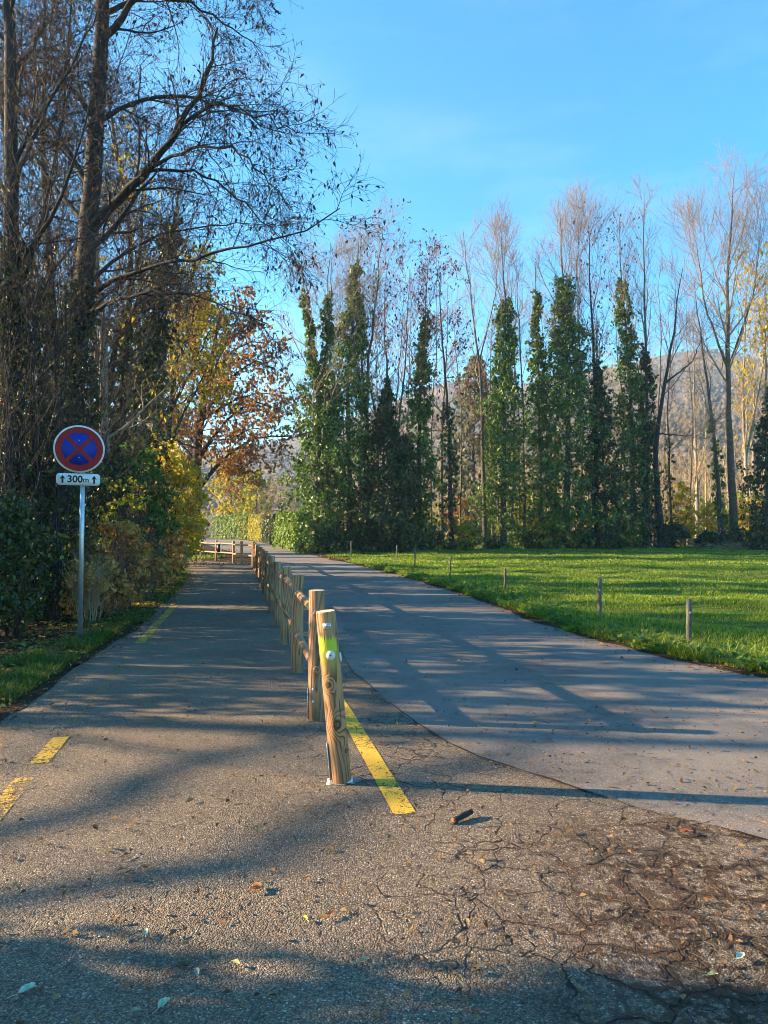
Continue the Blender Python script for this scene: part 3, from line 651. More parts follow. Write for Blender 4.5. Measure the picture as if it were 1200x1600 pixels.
tree_row(gp(618, Y), P3(606, 400, Y), .19, 'bare multi stemmed tree with reddish pods over its whole crown', 26, mid=[P3(612, 640, Y), P3(598, 520, Y)], limbs=10, lstart=.28, llen=5., lang=38,
         pods=900, twig=M['twig_red'], forks=[(.25, P3(565, 470, Y), .8), (.3, P3(640, 420, Y), .75)], low=10)
tree_row(gp(634, Y - .3), P3(630, 660, Y), .12, 'short dark ivy stem in the gap left of the slim column', 46, 'ivy_clad_tree', limbs=5, llen=2., ivy=(.9, prof((0, 1.), (.5, .9), (1, .3)), 4550, .108, IVD))
tree_row(gp(656, Y), P3(668, 405, Y), .23, 'slim ivy column with a dark rounded foot and a brown podded top', 27, 'ivy_clad_tree', mid=[P3(655, 620, Y), P3(664, 500, Y)], limbs=9, lstart=.5, llen=3.6,
         ivy=(.8, prof((0, .8), (.25, .95), (.5, .7), (.7, .42), (.9, .3), (1, .18)), 9100, .108, IV), pods=420, twig=M['twig_red'], low=6)
Y = 51
tree_row(gp(706, Y), P3(686, 405, Y), .22, 'thin dark leaning trunk with clusters of red brown pods', 28, mid=[P3(700, 640, Y), P3(690, 520, Y)], limbs=11, lstart=.3, llen=4., lang=46, pods=1100, twig=M['twig_red'],
         bark=M['bark_dark'], ivy=(.5, prof((0, .7), (.25, .4), (.4, .5), (1, .2)), 2625, .10, IVD), low=8)
Y = 52
tree_row(gp(758, Y), P3(724, 360, Y), .2, 'slender bare trunk leaning left with a wispy forked top', 29, mid=[P3(752, 600, Y), P3(738, 480, Y)], limbs=10, lstart=.45, llen=4.2, lang=30, up=.7, forks=[(.6, P3(782, 365, Y), .7)])
tree_row(gp(786, Y), P3(782, 352, Y), .26, 'ivy tower just right of the slender leaning trunk, bare above', 30, 'ivy_clad_tree', mid=[P3(788, 600, Y), P3(790, 480, Y)], limbs=11, lstart=.55, llen=4.8, lang=26, up=.8,
         ivy=(.76, prof((0, 1.35), (.3, 1.3), (.55, .95), (.72, .62), (.85, .42), (1, .3)), 13300, .108, IV), low=5)
tree_row(gp(820, Y + .5), P3(806, 400, Y + .5), .12, 'very thin bare pole between two ivy towers', 31, mid=[P3(818, 640, Y), P3(812, 520, Y)], limbs=8, lstart=.4, llen=3., bark=M['bark_brown'], low=3)
Y = 53
tree_row(gp(846, Y), P3(838, 395, Y), .2, 'narrow ivy spire joined to the widest ivy tower', 32, 'ivy_clad_tree', mid=[P3(842, 640, Y), P3(837, 500, Y)], limbs=7, lstart=.6, llen=3.4,
         ivy=(.86, prof((0, 1.), (.3, 1.2), (.55, .7), (.62, .5), (.8, .36), (1, .25)), 8750, .108, IV))
tree_row(gp(884, Y), P3(876, 332, Y), .3, 'widest ivy tower with a broad bright shoulder and bare twiggy top', 33, 'ivy_clad_tree', mid=[P3(888, 620, Y), P3(880, 480, Y)], limbs=14, lstart=.5, llen=5.6, lang=28, up=.8,
         ivy=(.80, prof((0, 1.9), (.25, 2.0), (.5, 1.8), (.64, 1.3), (.74, .75), (1, .4)), 21875, .108, IV), low=6, forks=[(.6, P3(905, 350, Y), .6)])
tree_row(gp(932, Y), P3(920, 345, Y), .24, 'dark trunk with pods high in the crown right of the widest tower', 34, mid=[P3(930, 620, Y), P3(924, 480, Y)], limbs=12, lstart=.42, llen=5., lang=30, up=.7, pods=520, bark=M['bark_dark'], twig=M['twig_red'])
tree_row(gp(950, Y - .4), P3(934, 570, Y - .4), .15, 'rounded dark ivy mass hiding the foot of the podded trunk', 35, 'ivy_clad_tree', limbs=5, llen=2., lstart=.7, ivy=(1., prof((0, 1.1), (.4, 1.2), (.75, .75), (1, .25)), 9800, .108, IVD))
Y = 54
tree_row(gp(990, Y), P3(968, 350, Y), .25, 'ivy column leaning left with a bright green tip near the centre right', 36, 'ivy_clad_tree', mid=[P3(986, 620, Y), P3(974, 480, Y)], limbs=11, lstart=.62, llen=4.6, lang=28, up=.7,
         ivy=(.82, prof((0, .95), (.4, .85), (.7, .62), (.82, .48), (1, .3)), 11550, .108, IV), pods=160, low=4)
tree_row(gp(1012, Y), P3(1004, 300, Y), .22, 'tall straight pole of a tree, ivy on its lower half only', 37, 'ivy_clad_tree', mid=[P3(1010, 600, Y)], limbs=12, lstart=.5, llen=4., lang=26, up=.8,
         ivy=(.56, prof((0, .7), (.6, .5), (1, .3)), 5600, .108, IVD), low=4)
tree_row(gp(1034, Y - .5), P3(1066, 420, Y), .3, 'dark bare tree with a wide Y shaped fork', 38, mid=[P3(1022, 700, Y), P3(1042, 575, Y), P3(1056, 500, Y)], limbs=9, lstart=.5, llen=4.2, lang=42, bark=M['bark_dark'], low=9, nb=8,
         forks=[(.62, P3(1100, 515, Y), .7), (.42, P3(1098, 670, Y), .42)])
Y = 56
tree_row(gp(1128, Y), P3(1084, 440, Y), .26, 'left leaning bare trunk beside the largest bare tree', 39, mid=[P3(1116, 680, Y), P3(1098, 550, Y)], limbs=9, lstart=.4, llen=4., ivy=(.5, prof((0, .45), (1, .35)), 900, .14, IV), low=6)
tree_row(gp(1148, Y), P3(1146, 268, Y), .36, 'largest bare tree with a broad pale spreading crown', 40, mid=[P3(1138, 640, Y), P3(1136, 480, Y), P3(1140, 380, Y)], limbs=16, lstart=.42, llen=7., lang=36, up=.6, nb=10, bark=M['bark_brown'],
         forks=[(.5, P3(1085, 360, Y), .6), (.52, P3(1192, 330, Y), .6)], low=5)
Y = 60
tree_row(gp(1172, Y), P3(1170, 400, Y), .2, 'pale sunlit bare tree behind the largest one, yellow leaves still on it', 41, mid=[P3(1160, 640, Y)], limbs=11, lstart=.3, llen=5., bark=M['bark_pale'], pods=500, pod_mat=M['gold'], podsize=.2, forks=[(.3, P3(1200, 430, Y), .7)])
tree_row(gp(1196, Y), P3(1196, 420, Y), .22, 'pale bare tree at the right border with yellow leaf tufts', 42, limbs=11, lstart=.3, llen=5., bark=M['bark_pale'], pods=700, pod_mat=M['gold'], podsize=.22, forks=[(.4, P3(1225, 420, Y), .7)])
tree_row(gp(1195, 50), P3(1204, 610, 50), .2, 'dark evergreen bush tree at the right border', 43, 'ivy_clad_tree', limbs=5, llen=2., lstart=.7, ivy=(1., prof((0, 1.), (.4, 1.2), (.8, .7), (1, .2)), 7350, .108, IVD))
tree_row(gp(738, 66), P3(742, 560, 66), .25, 'rounded silvery green tree standing behind the row', 44, 'silvery_tree', limbs=6, llen=2.4, lstart=.3, ivy=(1., prof((0, .8), (.3, 2.0), (.7, 2.3), (.9, 1.4), (1, .5)), 9000, .17, M['silver']), group='trees behind the row')
tree_row(gp(1000, 72), P3(1004, 520, 72), .25, 'pale bare tree behind the dark fork', 47, limbs=14, lstart=.15, llen=5., bark=M['bark_pale'], group='trees behind the row', low=5)
tree_row(gp(1090, 70), P3(1082, 500, 70), .24, 'straw coloured bushy bare tree behind the leaning trunk', 48, limbs=16, lstart=.12, llen=5., bark=M['bark_pale'], twig=M['straw'], group='trees behind the row', low=8)
tree_row(gp(1175, 74), P3(1180, 480, 74), .24, 'straw coloured bare tree behind the pale pair at the right', 49, limbs=16, lstart=.12, llen=5.5, bark=M['bark_pale'], twig=M['straw'], group='trees behind the row', low=8, pods=400, pod_mat=M['gold'], podsize=.18)
tree_row(gp(960, 76), P3(958, 560, 76), .2, 'small straw coloured bare tree far behind the rounded ivy mass', 50, limbs=14, lstart=.15, llen=4.5, bark=M['bark_pale'], twig=M['straw'], group='trees behind the row', low=6)

WHERE = ['between the twin stemmed ivy tree and the fullest ivy column', 'behind the right half of the fullest ivy column', 'behind the low bushy ivy mound', 'right of the multi stemmed tree with reddish pods', 'just left of the slim ivy column', 'just right of the slim ivy column',
         'just left of the foot of the leaning podded trunk', 'right of the foot of the leaning podded trunk', 'left of the ivy tower beside the wispy leaning tree', 'right of the ivy tower beside the wispy leaning tree', 'close to the very thin pole', 'between the narrow spire and the widest ivy tower',
         'behind the middle of the widest ivy tower', 'at the right flank of the widest ivy tower', 'behind the rounded dark ivy mass', 'left of the left leaning ivy column', 'between the leaning ivy column and the tall straight pole', 'between the tall pole and the Y shaped tree', 'just right of the Y shaped fork', 'between the Y shaped tree and the leaning bare trunk']
for k, px in enumerate([536, 560, 590, 626, 642, 674, 692, 718, 770, 800, 812, 858, 868, 906, 944, 962, 1004, 1020, 1050, 1074]):
    r = np.random.default_rng(900 + k); Y = 55 + r.uniform(0, 5); tx = px + r.normal(0, 10)
    tree_row(gp(px, Y), P3(tx, r.uniform(400, 500), Y), r.uniform(.09, .15), 'thin bare trunk ' + WHERE[k], 900 + k, mid=[P3(px + r.normal(0, 6), 650, Y), P3(tx + r.normal(0, 5), 540, Y)], limbs=8, lstart=.3, llen=3.4, lang=34,
             bark=M[['bark_dark', 'bark', 'bark_brown'][k % 3]], twig=M[['twig_red', 'twig_pale'][k % 2]], low=4, ivy=(.45, prof((0, .55), (.5, .35), (1, .15)), 700, .1, IVD) if k % 3 == 0 else None, group='thin trunks behind the ivy row')
# shrubs: many stems and a lumpy, holed mass of leaves
def shrub(name, base, wx, wy, h, label, seed, fm, stem=None, n=2500, size=.09, stems=12, hang=.4, group=None, cat='shrub', per=26, open_=.5, twigs=True, sr=.02, lump=.26, zmin=.05, hollow=.35):
    rng = np.random.default_rng(seed); base = np.asarray(base, float)
    t = root(name, base, label, cat, group)
    a = rng.random(stems) * 6.283; q = np.sqrt(rng.random(stems))
    b0 = base + np.stack([np.cos(a) * q * wx * .4, np.sin(a) * q * wy * .4, np.full(stems, -.08)], 1)
    tp = base + np.stack([np.cos(a) * q * wx * .95, np.sin(a) * q * wy * .95, h * rng.uniform(.6, 1.05, stems)], 1)
    P = np.stack([chain([b0[i], (b0[i] * .45 + tp[i] * .55) + np.array([0, 0, h * .1]), tp[i]], 8, h * .02, rng) for i in range(stems)])
    Rr = np.tile(sr * (1 - .8 * np.linspace(0, 1, 8)), (stems, 1)) * rng.uniform(.6, 1.3, (stems, 1))
    g = Geo().add(*tubes(P, Rr, 5))
    B, BR = spawn(P, Rr, 7, .25, 1., 42, 14, h * .28, .3, 5, .6, .004, .02, .3, .16, .3, rng)
    g.add(*tubes(B, BR, 3))
    if twigs:
        Tw, TR = spawn(B, BR, 5, .2, 1., 40, 14, h * .10, .3, 4, .6, .003, .01, .1, .2, .4, rng); g.add(*tubes(Tw, TR, 3))
    part('stems', g, stem or M['twig_dark'], t)
    nc = max(n // per, 4)
    d = nrm(rng.normal(0, 1, (nc, 3))); r = rng.uniform(hollow, 1., (nc, 1)) ** .6
    c = base + np.array([0, 0, h * .5]) + d * r * np.array([wx, wy, h * .52])
    keep = rng.random(nc) < (1 - open_ * .5 + open_ * .5 * np.sin(c[:, 0] * 3.1 + c[:, 2] * 2.3) * np.sin(c[:, 2] * 2.9 + c[:, 1] * 1.7)); c = c[keep]
    c[:, 2] = np.maximum(c[:, 2], base[2] + zmin)
    part('foliage', Geo().add(*clump_leaves(c, lump * rng.uniform(.6, 1.4, len(c)), per, size, rng, hang)), fm, t)
    return t

# undergrowth along the foot of the row
under = [(520, 45.2, 1.2, 1.6, 'ivy_dark', 'low ivy bush at the foot of the twin stemmed tree'), (566, 47.5, 1.5, 2.0, 'ivy_dark', 'dark undergrowth below the fullest ivy column'),
         (612, 48.5, 1.1, 1.3, 'ivy_dark', 'dark undergrowth below the red podded multi stemmed tree'), (676, 50.0, .9, 1.5, 'ivy_dark', 'dark bush between the slim column and the leaning podded trunk'), (722, 51, 1.2, 2.2, 'olive', 'olive and rusty shrub left of the slender leaning trunk'),
         (770, 51.5, .9, 1.0, 'ivy_dark', 'low dark bush at the foot of the leaning wispy tree'), (830, 52.4, 1.0, 1.3, 'ivy_dark', 'low dark bush below the thin pole'), (872, 52.0, 1.7, 2.6, 'olive', 'olive tinged bush in front of the widest ivy tower'), (915, 52.6, 1.2, 1.6, 'ivy_dark', 'dark bush under the podded trunk'),
         (970, 53, 1.1, 1.8, 'olive', 'thin brownish bush left of the left leaning ivy column'), (1052, 53.6, 1.2, 2.0, 'ivy_dark', 'dark scrubby bush right of the Y shaped tree'), (1150, 55.0, 1.9, 1.4, 'ivy_dark', 'dark mound of scrub at the foot of the largest bare tree')]
for k, (px, yy, w, h, fm, lab) in enumerate(under):
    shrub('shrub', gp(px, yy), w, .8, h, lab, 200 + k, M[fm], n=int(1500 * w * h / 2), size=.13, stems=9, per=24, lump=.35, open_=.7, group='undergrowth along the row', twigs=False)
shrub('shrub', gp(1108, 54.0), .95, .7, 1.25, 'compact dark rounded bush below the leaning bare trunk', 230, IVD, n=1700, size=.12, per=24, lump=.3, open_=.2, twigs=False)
shrub('shrub', gp(1066, 57), 1.3, 1., 5.4, 'bright yellow leaved shrub right of the dark forked tree', 231, M['gold'], n=2600, size=.14, per=22, lump=.4, open_=.8)
shrub('shrub', gp(820, 60), 1.2, 1., 5.0, 'yellow green shrub glowing behind the thin pole', 232, M['gold'], n=2000, size=.15, per=22, lump=.4, open_=.7)
shrub('shrub', gp(716, 62), 1.4, 1., 4.6, 'rusty leaved shrub below the silvery tree', 233, M['bracken'], n=2000, size=.15, per=22, lump=.4, open_=.7)
shrub('shrub', gp(1185, 58), 2., 1.2, 4.2, 'golden leaved shrub low at the right border', 234, M['gold'], n=3000, size=.15, per=22, lump=.45, open_=.8)
shrub('shrub', gp(1122, 63), 2., 1.2, 4.0, 'golden leaved thicket seen between the bare trunks', 235, M['gold'], n=2600, size=.15, per=22, lump=.45, open_=.9)

# scrubby wood behind the row that reads as one mass
rng = np.random.default_rng(71); n = 420
xs = rng.uniform(-8, 70, n); yy = rng.uniform(72, 120, n); b = np.stack([xs, yy, gz(yy)], 1); hh = rng.uniform(5, 10, n) + 5 * np.clip((xs - 12) / 15, 0, 1) * rng.random(n)
P = np.stack([chain([b[i], b[i] + np.array([rng.normal(0, .4), rng.normal(0, .4), hh[i]])], 6, .12, rng) for i in range(n)]); Rr = np.tile(np.linspace(.11, .03, 6), (n, 1))
g = Geo().add(*tubes(P, Rr, 5)); B, BR = spawn(P, Rr, 9, .15, 1., 36, 10, 3.2, .4, 4, .5, .02, .05, .5, .12, .3, rng); g.add(*tubes(B, BR, 3))
Tw, TR = spawn(B, BR, 4, .2, 1., 36, 10, 1.2, .4, 3, .6, .018, .03, .3, .15, .4, rng); g.add(*tubes(Tw, TR, 3))
solo('background_wood', g, M['straw'], 'sunlit straw coloured bare wood behind the ivy trees', 'wood', 'stuff')
n = 1500; xs = rng.uniform(-4, 70, n); yy = rng.uniform(66, 110, n); c = np.stack([xs, yy, gz(yy) + rng.random(n) ** 2 * 4.5 + .3], 1)
solo('background_scrub', Geo().add(*clump_leaves(c, rng.uniform(.4, .9, n), 14, .24, rng)), M['olive'], 'yellow green scrub under the far bare wood', 'scrub', 'stuff')

# hedges and small trees where the lane disappears
def hedge(p0, p1, thick, h, label, seed, mt, n):
    rng = np.random.default_rng(seed); p0 = np.array(p0, float); p1 = np.array(p1, float)
    base = np.array([*((p0 + p1) / 2), float(gz((p0[1] + p1[1]) / 2))]); t = root('hedge', base, label, 'hedge', 'hedges along the far lane')
    d = nrm(p1 - p0); nn = np.array([-d[1], d[0]]); L = np.linalg.norm(p1 - p0)
    u = rng.random(n) * L; top = rng.random(n) < .25
    v = np.where(top, rng.uniform(-1, 1, n), rng.choice([-1, 1], n) * rng.uniform(.75, 1.0, n)) * thick / 2; z = np.where(top, rng.uniform(.9, 1.0, n), rng.random(n)) * h
    v = v * (1 - .25 * (z / h) ** 3) + .16 * np.sin(u * 2.3) + .10 * np.sin(u * 5.1 + z * 3); z = z + .08 * np.sin(u * 3.1)
    xy = p0 + d * u[:, None] + nn * v[:, None]
    C = np.stack([xy[:, 0], xy[:, 1], gz(xy[:, 1]) + z], 1)
    N3 = np.stack([nn[0] * np.sign(v), nn[1] * np.sign(v), np.where(top, 1.5, .3)], 1) + rng.normal(0, .5, (n, 3))
    part('foliage', Geo().add(*leaf_quads(C, N3, .13, .5, -.8, rng)), mt, t)
    k = int(L / .9); q = p0 + d * ((np.arange(k) + .5) / k * L)[:, None]; b = np.stack([q[:, 0], q[:, 1], gz(q[:, 1])], 1)
    P = np.stack([chain([b[i], b[i] + np.array([0, 0, h * .85])], 5, .05, rng) for i in range(k)]); Rr = np.tile(np.linspace(.06, .02, 5), (k, 1))
    gg = Geo().add(*tubes(P, Rr, 5)); B, BR = spawn(P, Rr, 14, .05, 1., 70, 10, thick * .5, .2, 3, .5, .01, .02, .2, .15, .4, rng); gg.add(*tubes(B, BR, 3)); part('stems', gg, M['bark_brown'], t)
hedge((-5.2, 47.5), (-8.6, 60), 1.3, 2.7, 'sunlit trimmed green hedge nearest the ivy trees', 301, M['thuja'], 9000)
hedge((-8.9, 61), (-11.2, 69), 1.4, 2.6, 'dark green hedge section between the two bright ones', 302, IVD, 5500)
hedge((-11.4, 69.6), (-14.6, 80), 1.5, 2.7, 'golden green hedge section in the middle of the row', 303, M['thuja_gold'], 6500)
hedge((-15, 81), (-24, 101), 1.5, 3.0, 'far dark olive hedge where the lane vanishes', 304, M['thuja'], 8000)
hedge((-25, 84), (-33, 100), 1.5, 2.6, 'pale green hedge on the far left of the lane', 305, M['thuja_gold'], 5000)

tree_row(gp(362, 104), P3(360, 705, 104), .2, 'small round golden brown tree above the far hedge', 51, 'small_tree', limbs=10, llen=3., lstart=.25, lang=50, ivy=(1., prof((0, .2), (.3, 1.7), (.6, 2.8), (.9, 1.8), (1, .8)), 3600, .22, M['gold']), bark=M['bark_dark'], group='trees beyond the hedge')
tree_row(gp(400, 84), P3(402, 735, 84), .18, 'pale yellow green conifer right of the golden tree', 52, 'small_tree', limbs=6, llen=2., ivy=(1., prof((0, 1.), (.5, 1.9), (.85, 1.), (1, .3)), 2600, .2, M['thuja_gold']), group='trees beyond the hedge')
t = tree_row(gp(440, 66), P3(438, 742, 66), .2, 'pale drooping bare willow above the sunlit hedge', 53, 'weeping_tree', limbs=26, llen=3.4, lstart=.35, lang=70, up=-1.2, nb=9, nt=5, twig=M['straw'], bark=M['bark_pale'], group='trees beyond the hedge')
tree_row(gp(470, 54), P3(440, 560, 54), .16, 'thin arching bare tree leaning over the hedge from the ivy clump', 54, mid=[P3(478, 740, 54), P3(465, 640, 54)], limbs=12, llen=4.5, lstart=.2, lang=55, up=-.2, twig=M['twig_dark'], bark=M['bark_dark'], group='trees beyond the hedge')

# ------------------------------------------------------------------ the thicket and trees on the left
def ivy_on(t, tr, te, rf, n, sz, m_, seed):
    rng = np.random.default_rng(seed); per = 13; nc = n // per; K = len(tr) - 1
    u = rng.random(nc) * te; f = u * K; i = np.minimum(f.astype(int), K - 1); az = rng.random(nc) * 6.283
    lm = np.sin(u * 60 + 2 * az) + .7 * np.sin(u * 110 - az + seed); k = lm > -.9
    R = np.array([rf(q) for q in u]) * (1 + .25 * lm) * np.sqrt(rng.uniform(.2, 1, nc))
    cc = tr[i] + (tr[i + 1] - tr[i]) * (f - i)[:, None] + np.stack([np.cos(az) * R, np.sin(az) * R, rng.normal(0, .12, nc)], 1); cc[:, 2] = np.maximum(cc[:, 2], .08)
    part('ivy', Geo().add(*clump_leaves(cc[k], rng.uniform(.09, .24, k.sum()), per, sz, rng, .9)), m_, t)
def big_tree(name, label, base, trunk, limbs_px, r_of, seed, bark, twig, leaf=None, nleaf=0, lsz=.05, group='trees on the left of the path', nb=7, nt=8, bl=2.2, extra=0, tl=.3, cap_z=None, w=.4, branch_up=.0, ivy=None):
    """hand placed trunk and limbs; branches, side twigs and last leaves grow on them"""
    rng = np.random.default_rng(seed)
    t = root(name, base, label, 'tree', group)
    tr = chain(trunk, 24, .02, rng); rad = np.interp(np.linspace(0, 1, 24), *r_of)
    gt = Geo().add(*tubes(tr[None], rad[None], 12))
    part('trunk', gt, bark, t, True)
    if ivy: ivy_on(t, tr, *ivy, seed)
    Ls = []; LRs = []
    for pts, r0, r1 in limbs_px:
        c = chain(pts, 16, .045, rng); Ls.append(c); LRs.append(r0 + (r1 - r0) * np.linspace(0, 1, 16) ** .7)
    if extra:
        A, B = spawn(tr[None], rad[None], extra, .3, .98, 50, 14, 3.6, .4, 16, .4, .02, .07, .5, .06, .15, rng)
        Ls += list(A); LRs += list(B)
    LP = np.stack(Ls); LR = np.stack(LRs)
    g = Geo(); 
    for c, r in zip(Ls, LRs): g.add(*tubes(c[None], r[None], 8))
    part('limbs', g, bark, t, True)
    BP, BR = spawn(LP, LR, nb, .12, 1., 40, 14, bl, .62, 7, .5, .008, .03, branch_up, .13, .25, rng)
    WP, WR = spawn(BP, BR, nt, .1, 1., 42, 14, bl * .42, .35, 5, .6, .0045, .01, -.1, .17, .4, rng)
    XP, XR = spawn(WP, WR, 4, .15, 1., 42, 14, tl, .2, 3, .7, .0035, .006, -.2, .2, .6, rng)
    gc = Geo(); gc.add(*tubes(BP, BR, 4)); gc.add(*tubes(WP, WR, 3)); gc.add(*tubes(XP, XR, 3))
    part('crown', gc, twig, t)
    if nleaf:
        P_ = XP
        c = pts_on(P_, nleaf, rng, .3) - np.array([0, 0, .03])
        tag(part('last_leaves', Geo().add(*leaf_quads(c, rng.normal(0, 1, (nleaf, 3)) + np.array([0, 0, .3]), lsz, w, 1.6, rng)), leaf, t), kind='stuff')
    return t
def L(*p): return [P3(x, y, yy) for x, y, yy in p]
big_tree('bare_tree', 'large dark tree behind the no stopping sign with arching limbs over the path', P3(100, 930, 14) * np.array([1, 1, 0]),
         L((98, 945, 14), (104, 800, 14), (110, 660, 14), (122, 520, 14), (133, 430, 14), (141, 340, 14), (150, 200, 14), (157, 80, 14), (165, -60, 14), (172, -250, 14), (182, -420, 14)),
         [(L((133, 468, 14), (172, 438, 13.8), (232, 416, 13.4), (320, 398, 13), (400, 382, 12.7), (475, 366, 12.4), (540, 330, 12.2)), .055, .009),
          (L((140, 362, 14), (162, 332, 13.9), (200, 298, 13.7), (236, 262, 13.5), (262, 225, 13.3), (300, 165, 13), (330, 108, 12.8), (348, 40, 12.6)), .125, .02),
          (L((236, 262, 13.5), (282, 236, 13.2), (345, 222, 12.8), (402, 258, 12.4), (445, 318, 12.1)), .04, .008),
          (L((230, 268, 13.5), (290, 262, 13.6), (352, 290, 13.8), (410, 340, 14), (455, 400, 14.2)), .035, .007),
          (L((262, 225, 13.3), (306, 172, 12.9), (352, 160, 12.5), (402, 182, 12.2), (458, 208, 12)), .045, .008),
          (L((150, 190, 14), (200, 163, 14.2), (262, 148, 14.4), (322, 154, 14.7), (382, 176, 15), (445, 214, 15.2)), .06, .008),
          (L((157, 70, 14), (202, 8, 13.8), (255, -60, 13.6), (300, -160, 13.3)), .085, .02),
          (L((150, 190, 14), (112, 138, 13.6), (62, 110, 13.2), (-10, 132, 12.8)), .06, .012),
          (L((125, 500, 14), (182, 468, 13.4), (252, 452, 12.9), (335, 468, 12.5), (410, 505, 12.2)), .05, .008),
          (L((134, 452, 14), (180, 400, 14.6), (250, 365, 15.2), (330, 352, 15.8), (420, 352, 16.2)), .05, .008),
          (L((160, 22, 14), (240, -14, 14.3), (330, 20, 14.6), (412, 78, 14.9)), .06, .008),
          (L((170, -200, 14), (240, -120, 13.6), (330, -60, 13.2), (430, -20, 12.9)), .06, .008),
          (L((140, 350, 14), (90, 300, 14.4), (40, 220, 14.8), (10, 120, 15)), .06, .012)],
         ([0, .1, .35, .5, .7, .85, 1], [.30, .23, .185, .165, .125, .085, .05]), 61, M['bark_dark'], M['twig_dark'], M['dry_dark'], 8000, .040, nb=12, nt=11, bl=1.55, extra=5, ivy=(.36, prof((0, .75), (.15, .6), (.26, .38), (.36, .2)), 13000, .045, IVD))
big_tree('bare_tree', 'dark upright tree at the left border of the photo', P3(20, 930, 12) * np.array([1, 1, 0]),
         L((20, 970, 12), (22, 760, 12), (20, 450, 12), (17, 250, 12), (14, 0, 12), (8, -320, 12)),
         [(L((20, 480, 12), (60, 380, 12.3), (88, 250, 12.5), (100, 120, 12.7), (120, -60, 12.9)), .05, .012),
          (L((18, 300, 12), (60, 200, 11.8), (90, 130, 11.6), (160, 20, 11.4)), .05, .01),
          (L((20, 560, 12), (-20, 430, 11.8), (-60, 300, 11.6)), .05, .012),
          (L((16, 120, 12), (60, 60, 12.4), (110, -30, 12.8)), .05, .012)],
         ([0, .1, .5, .8, 1], [.2, .15, .115, .08, .03]), 62, M['bark_dark'], M['twig_dark'], M['dry_dark'], 3500, .042, nb=11, nt=11, bl=1.6, extra=10, ivy=(.45, prof((0, .6), (.2, .5), (.35, .3), (.45, .16)), 10000, .04, IVD))
# ivy clad trunks beyond the sign
Y = 21
def ivy_tree(label, pts, r0, seed, ivy, group='trees on the left of the path', **kw):
    b = P3(*pts[0], kw.get('Y', Y)); b[2] = 0
    yy = kw.pop('Y', Y)
    return tree_row(b, P3(*pts[-1], yy), r0, label, seed, 'ivy_clad_tree', mid=[P3(*q, yy) for q in pts[1:-1]], ivy=ivy, group=group, twig=M['twig_dark'], bark=M['bark_dark'], rmin=.006, **kw)
ivy_tree('ivy clad leaning tree right of the sign, its stem bending right', [(196, 880), (204, 700), (214, 600), (236, 500), (262, 410), (285, 270)], .2, 81, (.86, prof((0, .7), (.4, .65), (.6, .5), (.8, .32), (1, .2)), 8500, .085, IVD), limbs=9, llen=3., lstart=.5)
ivy_tree('second ivy clad trunk close behind the sign disc', [(150, 880), (160, 700), (176, 560), (205, 450), (230, 330)], .18, 82, (.7, prof((0, .8), (.5, .5), (1, .2)), 5200, .085, IVD), limbs=8, llen=3., lstart=.5, Y=19)
ivy_tree('ivy covered trunk wholly hidden in leaves left of the sign', [(62, 900), (66, 700), (60, 560), (54, 420)], .16, 83, (.95, prof((0, .45), (.3, .6), (.5, .7), (1, .3)), 7500, .05, IVD), limbs=6, llen=2.2, lstart=.5, Y=13)
ivy_tree('tall dark ivy trunk rising from behind the brambles', [(236, 870), (240, 700), (246, 560), (262, 470), (276, 380)], .16, 84, (.7, prof((0, .5), (.5, .45), (1, .2)), 4200, .09, IVD), limbs=9, llen=3., lstart=.4, Y=27)
Y = 18
big_tree('pale_tree', 'slim pale barked tree right of the large dark trunk', P3(166, 890, Y) * np.array([1, 1, 0]), L((168, 910, Y), (166, 760, Y), (160, 620, Y), (164, 520, Y), (150, 430, Y), (152, 250, Y)),
         [(L((163, 520, Y), (185, 440, Y), (200, 330, Y)), .05, .012), (L((160, 600, Y), (140, 500, Y), (120, 380, Y)), .05, .012)],
         ([0, .5, 1], [.14, .10, .02]), 63, M['bark_pale'], M['twig_pale'], M['gold'], 700, .07, nb=7, nt=6, bl=1.6, extra=4)
